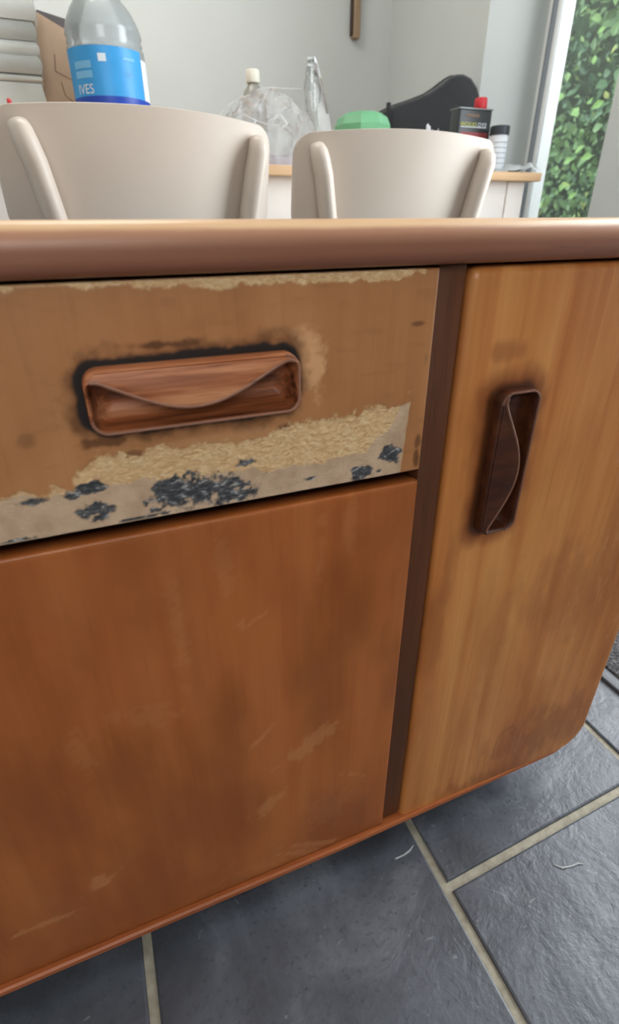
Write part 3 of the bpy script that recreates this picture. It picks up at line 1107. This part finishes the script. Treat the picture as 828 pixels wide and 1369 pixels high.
MB().lathe([(0.0245, 0.333), (0.0245, 0.352), (0.022, 0.355), (0.0, 0.355)], (bx, BY, TZ), 32).build('bottle_cap', M['blue'], wb)


def sleeve(z0, z1, r, a0, a1, n=40):
    b = MB()
    vs, fs = [], []
    for k in range(n + 1):
        a = a0 + (a1 - a0) * k / n
        for z in (z0, z1):
            vs.append((bx + r * math.cos(a), BY + r * math.sin(a), z))
    for k in range(n):
        fs.append((2 * k, 2 * k + 2, 2 * k + 3, 2 * k + 1))
    return b.add(vs, fs)


D2R = math.radians
VA = math.atan2(-BY, -bx)                     # towards the camera's side of the bottle
ZB1 = at(150, 128, Y=BY - RB).z
lb = sleeve(ZB1, zlt, RB + 0.0008, VA - 1.35, VA + 1.02).build('label', M['blue'], wb)
sleeve(zlb - 0.02, ZB1, RB + 0.0008, VA - 1.35, VA + 1.5).build('label_band', M['navy'], wb)
sleeve(ZB1, zlt - 0.012, RB + 0.0008, VA + 1.03, VA + 1.5).build('back_label', M['label_white'], wb)


def on_bottle(name, body, size, ang, z, mat, squash=1.0):
    vs, fs = text_mesh(body, size)
    r = RB + 0.0016
    MB().add([(bx + r * math.cos(ang + p.x * squash / r), BY + r * math.sin(ang + p.x * squash / r), z + p.y) for p in vs], fs).build(name, mat, wb, smooth=False)


on_bottle('lettering', 'IVES', 0.023, VA - 0.95, ZB1 + 0.004, M['label_white'])
sleeve(ZB1 + 0.062, ZB1 + 0.066, RB + 0.0014, VA + 0.42, VA + 0.75, 8).build('print_line', M['label_pale'], wb)
on_bottle('lettering', 'IN', 0.014, VA + 0.45, ZB1 + 0.034, M['label_pale'])
sleeve(zlt - 0.026, zlt - 0.013, RB + 0.0014, VA - 0.22, VA - 0.02, 8).build('print_mark', M['label_white'], wb)
for k in range(2):
    sleeve(ZB1 + 0.030 + k * 0.016, ZB1 + 0.042 + k * 0.016, RB + 0.0014, VA - 0.95, VA - 0.42, 10).build('print_line', M['label_pale'], wb)

# cardboard magazine file
M['card'] = flat('brown_cardboard', (204, 176, 152), 0.85, 0.2, 0.04, 20, 0.05, 200)
M['card_in'] = flat('grey_cardboard_inside', (104, 98, 98), 0.85, 0.2, 0.05)
M['card_print'] = flat('dark_card_print', (112, 86, 70), 0.85, 0.2)
YM = 1.66
mL, mR = at(62, 140, Y=YM).x, at(62, 140, Y=YM).x + 0.105
zt1, zt2 = at(43, 10, Y=YM).z, at(95, 52, Y=YM).z
mf = thing('magazine_file', ((mL + mR) / 2, YM + 0.1, TZ), 'brown cardboard file box with sloping cut top behind the water bottle', 'file box')
MB().prism([(mL, TZ), (mR, TZ), (mR, zt2), (mL + 0.004, zt1)], YM, YM + 0.003).build('front_panel', M['card'], mf, smooth=False)
MB().prism([(mL, TZ), (mR, TZ), (mR, zt1 + 0.004), (mL + 0.02, zt1 + 0.02), (mL, zt1)], YM + 0.09, YM + 0.093).build('back_panel', M['card_in'], mf, smooth=False)
MB().box((mL, YM + 0.003, TZ), (mL + 0.003, YM + 0.09, zt1)).build('side_panel', M['card'], mf, smooth=False)
MB().box((mR - 0.003, YM + 0.003, TZ), (mR, YM + 0.09, zt2)).build('side_panel', M['card'], mf, smooth=False)
MB().box((mL + 0.003, YM + 0.003, TZ), (mR - 0.003, YM + 0.09, TZ + 0.003)).build('bottom_panel', M['card'], mf, smooth=False)
ln = MB()
for a, b in (((73, 72), (74, 95)), ((74, 95), (98, 108)), ((82, 110), (88, 128)), ((88, 128), (98, 136))):
    p, q = at(a[0], a[1], Y=YM - 0.0006), at(b[0], b[1], Y=YM - 0.0006)
    ln.tube([p, q], 0.0007, 0.0004, 6, (0, 1, 0.01))
ln.build('printed_outline', M['card_print'], mf)

# stack of flat white packs at the left end
M['pack'] = flat('white_wrapped_pack', (216, 216, 210), 0.7, 0.3, 0.05, 14, 0.3, 30)
M['pack_grey'] = flat('greyish_wrapped_pack', (188, 188, 182), 0.7, 0.3, 0.05, 14, 0.3, 30)
M['red'] = flat('red_plastic', (206, 48, 56), 0.4, 0.4, 0.03)
YS = 1.60
edges = [(62, 142, 0), (58, 112, 0), (57, 101, 1), (54, 76, 0), (50, 56, 1), (46, 29, 0), (40, -6, 0), (36, -34, 0)]
names = ['lowest white pack of the stack beside the cardboard file', 'thin greyish pack second from the foot of the white stack', 'white pack third from the foot of the white stack',
         'grey-shaded pack in the middle of the white stack', 'thick white pack just above the grey-shaded one in the stack', 'white pack near the top of the stack, second from its top', 'topmost white pack of the stack by the cardboard file']
zprev = TZ + 0.0003
rr = random.Random(3)
for k in range(7):
    zt = at(edges[k + 1][0], edges[k + 1][1], Y=YS).z
    if k == 0:
        zprev = TZ + 0.0003
    xr = at(edges[k][0], (edges[k][1] + edges[k + 1][1]) / 2, Y=YS).x - 0.004 - rr.uniform(0, 0.006)
    b = MB()
    bm = bmesh.new()
    bmesh.ops.create_cube(bm, size=1)
    bmesh.ops.subdivide_edges(bm, edges=bm.edges[:], cuts=4, use_grid_fill=True)
    hh_ = zt - zprev
    for v in bm.verts:
        x, y, z = v.co
        px = xr - 0.15 + x * 0.30
        sag = 0.5 * hh_ * 0.12 * math.sin(9 * px + k)
        bul = 0.006 * (1 - (2 * z) ** 2) * (1 if abs(x) > 0.49 or abs(y) > 0.49 else 0)
        v.co = Vector((px + math.copysign(bul, x) * (abs(x) > 0.49), YS + 0.11 + y * 0.22 + math.copysign(bul, y) * (abs(y) > 0.49) + 0.003 * math.sin(k * 2.3), zprev + hh_ / 2 + z * (hh_ - 0.0012) + (sag * 0.25 if abs(z) < 0.4 else 0)))
    b.bm(bm)
    o = b.build('wrapped_pack', M['pack_grey'] if edges[k][2] else M['pack'], angle=50)
    tag(o, names[k], 'pack', 'stack of white packs on the table')
    zprev = zt

p = at(12, 134, Y=1.52)
rc_ = thing('bottle_stopper', (p.x, 1.52, TZ), 'small red-tipped tube standing before the white pack stack', 'tube')
MB().lathe([(0.008, 0), (0.008, p.z - TZ - 0.012), (0.005, p.z - TZ - 0.006)], (p.x, 1.52, TZ), 16).build('tube_body', M['pack'], rc_)
MB().lathe([(0.0046, p.z - TZ - 0.006), (0.0046, p.z - TZ + 0.001), (0.003, p.z - TZ + 0.003), (0, p.z - TZ + 0.003)], (p.x, 1.52, TZ), 16).build('cap', M['red'], rc_)

# bottle with white cap behind the clear bag
M['white_plastic'] = flat('cream_white_plastic', (232, 228, 214), 0.4, 0.4, 0.01)
p = at(338, 100, Y=1.80)
pb = thing('capped_bottle', (p.x, 1.80, TZ), 'clear bottle with a cream white cap behind the clear plastic bag', 'bottle')
zc0, zc1 = at(338, 109, Y=1.78).z - TZ, at(338, 91, Y=1.78).z - TZ
MB().lathe([(0.03, 0), (0.036, 0.006), (0.036, zc0 - 0.055), (0.034, zc0 - 0.04), (0.026, zc0 - 0.018), (0.015, zc0 - 0.004), (0.013, zc0 + 0.002)], (p.x, 1.80, TZ), 32).build('bottle_body', film('grey_clear_plastic', (170, 168, 158), 0.35, 0.3, 0.15), pb, angle=60)
MB().lathe([(0.0185, zc0), (0.019, zc0 + 0.002), (0.019, zc1 - 0.003), (0.017, zc1), (0, zc1)], (p.x, 1.80, TZ), 32).build('cap', M['white_plastic'], pb)

# clear plastic bag, crumpled, with an upright corner; folded lilac-grey cloth inside it
M['bag'] = film('crumpled_clear_film', (236, 234, 234), 0.80, 0.16, 0.20, 0.3)
YG = 1.62
b = MB()
bm = bmesh.new()
bmesh.ops.create_icosphere(bm, subdivisions=5, radius=1)
cL, cR = at(288, 185, Y=YG).x, at(436, 185, Y=YG).x
ztop = at(360, 117, Y=YG).z
for v in bm.verts:
    d = v.co.normalized()
    n = Vector(d) * 2.1
    rg = sum((1 - abs(mnoise.noise(n * f + Vector((f, 2, 5)))) * 2) / (1.6 ** i) for i, f in enumerate((1.1, 2.3, 4.7, 9.0))) / 2.4
    k = 0.80 + 0.22 * rg
    x = (cL + cR) / 2 + d.x * (cR - cL) / 2 * k
    y = YG + 0.02 + d.y * 0.10 * k
    hgt = (ztop - TZ) * (1.02 - 0.10 * max(0, d.x))
    z = TZ + 0.001 + max(0.0, d.z) ** 0.8 * hgt * k + 0.008 * max(0, d.z) * rg
    if d.z <= 0:
        z = TZ + 0.001 - 0.0 * d.z
    v.co = Vector((x, y, z))
b.bm(bm)
# the upright corner of film
pts = [(403, 200), (404, 160), (404, 120), (408, 92), (413, 78), (422, 75), (427, 90), (433, 120), (440, 150), (446, 175), (446, 205)]
NL = 10
vs, fs = [], []
ll = [(403, 205), (404, 180), (405, 150), (406, 120), (407, 100), (410, 82), (414, 77)]
rl = [(446, 205), (444, 180), (440, 152), (434, 124), (430, 104), (425, 84), (422, 76)]
for j in range(len(ll)):
    for i in range(NL + 1):
        s = i / NL
        u, v = ll[j][0] * (1 - s) + rl[j][0] * s, ll[j][1] * (1 - s) + rl[j][1] * s
        q = at(u, v, Y=YG + 0.012 * math.sin(s * 7 + j * 0.9) + 0.006 * math.sin(s * 17 + j * 2.1))
        q.z = max(q.z, TZ + 0.002)
        vs.append(q)
nn = len(vs)
vs += [Vector((q.x, q.y + 0.0015, q.z)) for q in vs]
W_ = NL + 1
for j in range(len(ll) - 1):
    for i in range(NL):
        fs.append((j * W_ + i, j * W_ + i + 1, (j + 1) * W_ + i + 1, (j + 1) * W_ + i))
        fs.append((nn + j * W_ + i, nn + (j + 1) * W_ + i, nn + (j + 1) * W_ + i + 1, nn + j * W_ + i + 1))
b.add(vs, fs)
cb = thing('plastic_bag', ((cL + cR) / 2, YG, TZ), 'crumpled clear plastic bag with one corner sticking up, between the chairs', 'bag')
b.build('bag_film', M['bag'], cb, angle=25)
hl = MB()  # highlights on the film's ridges, put in as pale tubes
hl.tube([at(u, v, Y=YG - 0.004) for u, v in ((421, 77), (412, 78), (410, 86), (418, 88), (424, 94), (428, 108), (432, 124))], [0.002, 0.0035, 0.0035, 0.0035, 0.003, 0.002, 0.001], [0.001] * 7, 8)
hl.tube([at(u, v, Y=YG - 0.03) for u, v in ((344, 120), (360, 117), (380, 118), (402, 119))], [0.0006, 0.0012, 0.0012, 0.0006], 0.0008, 8)
hl.tube([at(u, v, Y=YG - 0.05) for u, v in ((290, 155), (302, 143), (318, 132), (336, 126))], [0.0005, 0.0016, 0.001, 0.0005], 0.0008, 8)
hl.tube([at(u, v, Y=YG - 0.07) for u, v in ((318, 148), (336, 158), (356, 166), (372, 168), (382, 158))], [0.0004, 0.0012, 0.0008, 0.0014, 0.0004], 0.0008, 8)
hl.tube([at(u, v, Y=YG - 0.07) for u, v in ((366, 160), (374, 152), (384, 166), (376, 172))], [0.001, 0.002, 0.003, 0.001], 0.001, 8)
hl.build('highlight_streaks', film('painted_film_highlight', (240, 240, 240), 0.5, 0.4, 0.15), cb)
cl = MB()
bm = bmesh.new()
bmesh.ops.create_icosphere(bm, subdivisions=4, radius=1)
x0, x1 = at(322, 190, Y=YG).x, at(425, 190, Y=YG).x
for v in bm.verts:
    d = v.co.normalized()
    k = 0.85 + 0.3 * mnoise.noise(d * 2.5 + Vector((3, 1, 1)))
    v.co = Vector(((x0 + x1) / 2 + d.x * (x1 - x0) / 2 * k, YG + 0.03 + d.y * 0.055, TZ + 0.003 + max(0, d.z) * 0.052 * k + 0.004 * mnoise.noise(d * 7)))
    v.co.z = max(v.co.z, TZ + 0.002)
cl.bm(bm)
o = cl.build('crumpled_cloth', flat('lilac_grey_cloth', (168, 160, 168), 0.9, 0.2, 0.10, 25, 0.3, 90))
tag(o, 'lilac grey crumpled cloth lying inside the clear plastic bag', 'cloth')

# green tub: faceted, upside down
M['green'] = flat('green_plastic', (112, 176, 132), 0.45, 0.4, 0.04)
YT = 1.70
g0, g1 = at(450, 168, Y=YT), at(519, 168, Y=YT)
gzt = at(480, 148, Y=YT - 0.04).z
cx, rw = (g0.x + g1.x) / 2, (g1.x - g0.x) / 2
gt = thing('plastic_tub', (cx, YT, TZ), 'faceted bright green plastic tub turned upside down beside the black case', 'tub')
gb = MB().lathe([(rw * 0.99, 0), (rw * 1.0, 0.01), (rw * 0.97, gzt - TZ - 0.030), (rw * 0.86, gzt - TZ - 0.012), (rw * 0.62, gzt - TZ), (rw * 0.3, gzt - TZ + 0.002), (0, gzt - TZ + 0.002)], (cx, YT, TZ), 9)
gb.build('tub_body', M['green'], gt, smooth=True, angle=18)
MB().lathe([(rw * 1.0, 0.0), (rw * 1.07, 0.001), (rw * 1.08, 0.007), (rw * 1.0, 0.010)], (cx, YT, TZ), 9).build('rim', M['green'], gt, angle=18)

# black soft case leaning at the back of the table
M['black'] = flat('black_nylon', (40, 42, 46), 0.8, 0.3, 0.06, 60, 0.3, 600, sheen=0.3)
YK = 1.96
outl = [(512, 150), (530, 140), (552, 133), (575, 124), (592, 113), (604, 103), (613, 98.5), (622, 98), (632, 103), (640, 116), (645, 135), (650, 160), (655, 205), (512, 205)]
pp = [at(u, v, Y=YK) for u, v in outl]
op = []
for i, q in enumerate(pp):
    z = max(q.z, TZ + 0.001)
    op.append((q.x, z))
op[-2] = (op[-2][0], TZ + 0.001)
op[-1] = (op[-1][0], TZ + 0.001)
kc = thing('soft_case', (sum(q[0] for q in op) / len(op), YK + 0.04, TZ), 'black soft instrument case with a humped top leaning behind the dye tin', 'case')
MB().prism(op, YK, YK + 0.09, 0.012).build('case_body', M['black'], kc, angle=50)
zp = MB().tube([Vector((x, YK + 0.045, z + 0.001)) for x, z in op[:12]], 0.003, 0.006, 8, (0, 1, 0.01))
zp.build('zip_piping', flat('black_piping', (24, 25, 28), 0.5, 0.4), kc)
s0 = at(520, 150, Y=YK - 0.004)
MB().box((s0.x - 0.008, YK - 0.008, s0.z - 0.03), (s0.x + 0.006, YK + 0.004, at(520, 137, Y=YK).z), 0.003).build('strap_tab', M['black'], kc)

# white scrap of tissue just over the right chair
M['tissue'] = flat('white_tissue', (222, 222, 232), 0.9, 0.2, 0.05, 60, 0.3, 150)
q = at(573, 172, Y=1.60)
ts = MB()
bm = bmesh.new()
bmesh.ops.create_icosphere(bm, subdivisions=4, radius=1)
for v in bm.verts:
    d = v.co.normalized()
    k = 0.8 + 0.5 * mnoise.noise(d * 2.2) + 0.3 * mnoise.noise(d * 5)
    v.co = Vector((q.x + d.x * 0.036 * k, 1.60 + d.y * 0.035 * k, TZ + 0.001 + max(0, d.z * k + 0.25) * (q.z + 0.006 - TZ) * 0.82))
ts.bm(bm)
tag(ts.build('crumpled_tissue', M['tissue'], angle=30), 'white crumpled tissue in front of the black case', 'tissue')

# tin of wood dye
M['tin'] = flat('black_tin', (46, 50, 52), 0.35, 0.5, 0.04)
M['tin_edge'] = flat('grey_tin_rim', (128, 132, 134), 0.35, 0.5, 0.04, metal=0.5)
M['yellow_print'] = flat('yellow_green_print', (196, 200, 84), 0.5, 0.3, 0.02)
M['tan_print'] = flat('tan_print', (120, 98, 80), 0.5, 0.3, 0.02)
M['pink_print'] = flat('dull_red_print', (150, 72, 76), 0.5, 0.3, 0.02)
YN = 1.56
tl_, tr_ = at(612, 175, Y=YN), at(656, 175, Y=YN)
tz_ = at(634, 144, Y=YN).z
twx, tcx = (tr_.x - tl_.x), (tr_.x + tl_.x) / 2
tn = thing('dye_tin', (tcx, YN + 0.02, TZ), 'black rectangular tin of wood dye with a red cap', 'tin')
tilt = 0.0
MB().box((tl_.x, YN, TZ + 0.0006), (tr_.x, YN + 0.045, tz_ - 0.002), 0.006, 3).build('tin_body', M['tin'], tn)
MB().box((tl_.x - 0.0012, YN - 0.0012, tz_ - 0.004), (tr_.x + 0.0012, YN + 0.0462, tz_), 0.0015).build('top_rim', M['tin_edge'], tn)
cz = at(645, 131, Y=YN + 0.02).z
cxx = at(644, 136, Y=YN + 0.02).x
MB().lathe([(0.018, tz_ - TZ), (0.018, tz_ - TZ + 0.002), (0.0185, tz_ - TZ + 0.003), (0.0175, cz - TZ - 0.002), (0.016, cz - TZ), (0, cz - TZ)], (cxx, YN + 0.022, TZ), 28).build('cap', M['red'], tn, angle=40)


def on_tin(name, u0, v0, u1, v1, mat):
    a, c = at(u0, v0, Y=YN), at(u1, v1, Y=YN)
    MB().box((a.x, YN - 0.0009, c.z), (c.x, YN + 0.001, a.z)).build(name, mat, tn, smooth=False)


on_tin('print_badge', 624, 152, 641, 157, M['tan_print'])
on_tin('print_line', 616, 169.5, 650, 170.6, M['label_white'])
on_tin('print_panel', 616, 176, 650, 190, M['pink_print'])
vs, fs = text_mesh('WOOD DYE', 0.0135)
w_ = max(p.x for p in vs)
a, c = at(615.5, 168, Y=YN), at(650.5, 168, Y=YN)
spl = 0.60
for nm, mt, cond in (('lettering', M['yellow_print'], True), ('lettering', M['label_white'], False)):
    ff = [f for f in fs if (sum(vs[i].x for i in f) / len(f) < w_ * spl) == cond]
    us = sorted({i for f in ff for i in f})
    mp = {i: k for k, i in enumerate(us)}
    MB().add([(a.x + vs[i].x / w_ * (c.x - a.x), YN - 0.0008, a.z + vs[i].y) for i in us], [[mp[i] for i in f] for f in ff]).build(nm, mt, tn, smooth=False)

# white bottle with a black lid
YP = 1.52
l0, l1 = at(655.5, 200, Y=YP), at(674.5, 200, Y=YP)
zt = at(666, 181, Y=YP).z - TZ
zl = at(666, 168.5, Y=YP).z - TZ
pxc, prr = (l0.x + l1.x) / 2, (l1.x - l0.x) / 2
pl = thing('lidded_bottle', (pxc, YP, TZ), 'small white bottle with a black lid beside the dye tin', 'bottle')
MB().lathe([(prr * 0.9, 0.0004), (prr, 0.003), (prr, zt - 0.003), (prr * 0.94, zt)], (pxc, YP, TZ), 28).build('bottle_body', flat('white_bottle_plastic', (222, 226, 232), 0.45, 0.4, 0.02), pl)
MB().lathe([(prr * 1.04, zt), (prr * 1.08, zt + 0.001), (prr * 1.08, zl - 0.002), (prr * 1.0, zl), (0, zl)], (pxc, YP, TZ), 28).build('lid', flat('dark_grey_lid', (52, 58, 66), 0.4, 0.4), pl, angle=40)
gp = flat('grey_small_print', (176, 180, 190), 0.6, 0.3)
for k in range(5):
    r = prr + 0.0006
    vs, fs = [], []
    for i in range(9):
        an = -PI / 2 - 0.2 - 0.9 + 1.8 * i / 8
        for z in (0, 0.0022):
            vs.append((pxc + r * math.cos(an), YP + r * math.sin(an), TZ + zt * 0.28 + k * zt * 0.13 + z))
    for i in range(8):
        fs.append((2 * i, 2 * i + 2, 2 * i + 3, 2 * i + 1))
    MB().add(vs, fs).build('print_line', gp, pl)

# flat crumpled film wrapper on the table's end
wv, wfc = [], []
NU, NW = 26, 12
xa, xb = at(664, 224, Y=1.46).x, TX1 + 0.004
for side in (0, 1):
    for i in range(NU + 1):
        for j in range(NW + 1):
            s, t = i / NU, j / NW
            x = xa + (xb - xa) * s + 0.01 * mnoise.noise(Vector((s * 3, t * 3, 1)))
            y = TY0 + 0.015 + 0.15 * t * (0.6 + 0.4 * math.sin(s * PI))
            hgt = 0.024 * math.sin(min(1, s * 0.62 + 0.05) * PI) ** 1.5 * (0.4 + 0.6 * math.sin(t * PI)) * (0.9 + 0.9 * mnoise.noise(Vector((s * 5, t * 4, 3)))) + 0.004 * abs(mnoise.noise(Vector((s * 14, t * 9, 4))))
            if s > 0.9:
                hgt = max(hgt, 0.004)
            wv.append((x, y, TZ + 0.0008 + max(0, hgt) + (0.0009 if side else 0)))
A = lambda s_, i, j: s_ * (NU + 1) * (NW + 1) + i * (NW + 1) + j
for i in range(NU):
    for j in range(NW):
        wfc.append((A(1, i, j), A(1, i + 1, j), A(1, i + 1, j + 1), A(1, i, j + 1)))
        wfc.append((A(0, i, j), A(0, i, j + 1), A(0, i + 1, j + 1), A(0, i + 1, j)))
    for j in (0, NW):
        wfc.append((A(0, i, j), A(0, i + 1, j), A(1, i + 1, j), A(1, i, j)))
for j in range(NW):
    for i in (0, NU):
        wfc.append((A(0, i, j), A(1, i, j), A(1, i, j + 1), A(0, i, j + 1)))
o = MB().add(wv, wfc).build('crumpled_wrapper', film('pale_grey_film', (214, 220, 222), 0.2, 0.4, 0.2, 0.4), angle=40)
tag(o, 'flat crumpled pale wrapper lying on the table end nearest the window', 'wrapper')

# wooden strip hanging on the back wall
q = at(477, 51, Y=YB - 0.03)
ws = thing('wooden_strip', (q.x, YB - 0.02, q.z), 'brown wooden strip hanging on the back wall above the green tub', 'wooden strip')
MB().box((q.x - 0.016, YB - 0.034, q.z), (q.x + 0.016, YB - 0.0005, q.z + 0.85), 0.004).build('strip_body', wood('brown_strip_wood', (140, 114, 92), (166, 140, 114), (188, 162, 134), 2, 0.6), ws)
MB().box((q.x - 0.021, YB - 0.028, q.z + 0.01), (q.x - 0.0155, YB - 0.002, q.z + 0.85), 0.001).build('dark_edge', flat('dark_strip_edge', (70, 54, 44), 0.7), ws)

# ------------------------------------------------------------------ the garden beyond the glass
gg = MB().box((XW + 0.31, -4.0, -0.25), (7.0, 7.0, -0.12)).build('ground', flat('garden_lawn', (84, 110, 62), 0.95, 0.1, 0.2, 6, 0.6, 60), smooth=False)
struct(gg)
hd = thing('hedge', (3.2, 3.0, -0.12), 'dense green leafy hedge growing outside the window', 'hedge')
hc = MB()
bm = bmesh.new()
bmesh.ops.create_cube(bm, size=1)
bmesh.ops.subdivide_edges(bm, edges=bm.edges[:], cuts=12, use_grid_fill=True)
for v in bm.verts:
    x, y, z = v.co
    n_ = mnoise.noise(Vector((x * 3, y * 9, z * 6)))
    v.co = Vector((3.25 + x * 0.7 + 0.12 * n_, 3.1 + y * 5.0, 0.98 + z * 2.2 + 0.08 * n_))
hc.bm(bm)
hc.build('hedge_backing', flat('dark_hedge_inside', (50, 74, 52), 0.95, 0.1, 0.25, 12, 0.8, 40), hd)  # solid backing block, its dark colour stands in for shade between leaves


def leaf_mat(name, cols):
    t = NT(name)
    g = t.n('ShaderNodeNewGeometry')
    c = t.ramp(g.outputs['Random Per Island'], cols)
    dn = t.f(t.noise(t.coord((1.8, 1.8, 1.8)), 1, 3), 0.48, 0.68)
    c = t.mix(t.math('MULTIPLY', dn, 0.6), c, lin((138, 176, 98)))
    m_ = t.pbr(c, 0.4, 0.4)
    t.p.inputs['Subsurface Weight'].default_value = 0.0
    return m_


lf, yl = MB(), MB()
rr = random.Random(21)


def leaf(mb, c, n, size):
    t = n.cross(Vector((rr.uniform(-1, 1), rr.uniform(-1, 1), rr.uniform(-1, 1)))).normalized()
    s = n.cross(t)
    w = size * 0.36
    k = [c - t * size * 0.5, c - t * size * 0.1 + s * w + n * size * 0.10, c + t * size * 0.2 + s * w * 0.75 + n * size * 0.08, c + t * size * 0.55 - n * size * 0.06, c + t * size * 0.2 - s * w * 0.75 + n * size * 0.08, c - t * size * 0.1 - s * w + n * size * 0.10, c + t * size * 0.05]
    mb.add(k, [(0, 1, 6), (1, 2, 6), (2, 3, 6), (3, 4, 6), (4, 5, 6), (5, 0, 6)])


for i in range(15000):
    y, z = rr.uniform(1.2, 5.4), rr.uniform(-0.1, 2.1)
    x = 2.93 - abs(rr.gauss(0, 0.09)) + 0.12 * mnoise.noise(Vector((1, y * 2.2, z * 2.2)))
    n_ = Vector((-1 + rr.gauss(0, 0.5), rr.gauss(0, 0.8), 0.35 + rr.gauss(0, 0.75))).normalized()
    leaf(lf, Vector((x, y, z)), n_, rr.choice((rr.uniform(0.022, 0.045), rr.uniform(0.035, 0.075))))
lo_ = lf.build('foliage', leaf_mat('hedge_leaves', [(0.0, lin((60, 92, 68))), (0.35, lin((86, 122, 90))), (0.7, lin((106, 144, 102))), (0.93, lin((140, 174, 108))), (1.0, lin((206, 210, 120)))]), hd, smooth=False)
lo_['kind'] = 'stuff'
for u, v, a in [(748, 130, 0.10), (790, 135, 0.09), (770, 150, 0.11), (805, 40, 0.07), (795, 80, 0.07), (775, 200, 0.10), (760, 215, 0.09), (785, 210, 0.10), (800, 140, 0.1), (752, 250, 0.08), (765, 262, 0.08)]:
    c = at(u, v, X=2.70)
    n_ = Vector((-1, rr.gauss(-0.2, 0.25), 0.5 + rr.gauss(0, 0.2))).normalized()
    b = MB()
    leaf(b, c, n_, a * 0.6)
    b.build('leaf', bpy.data.materials.get('bright_leaf') or leaf_mat('bright_leaf', [(0, lin((112, 160, 84))), (1, lin((140, 178, 96)))]), hd, smooth=False)
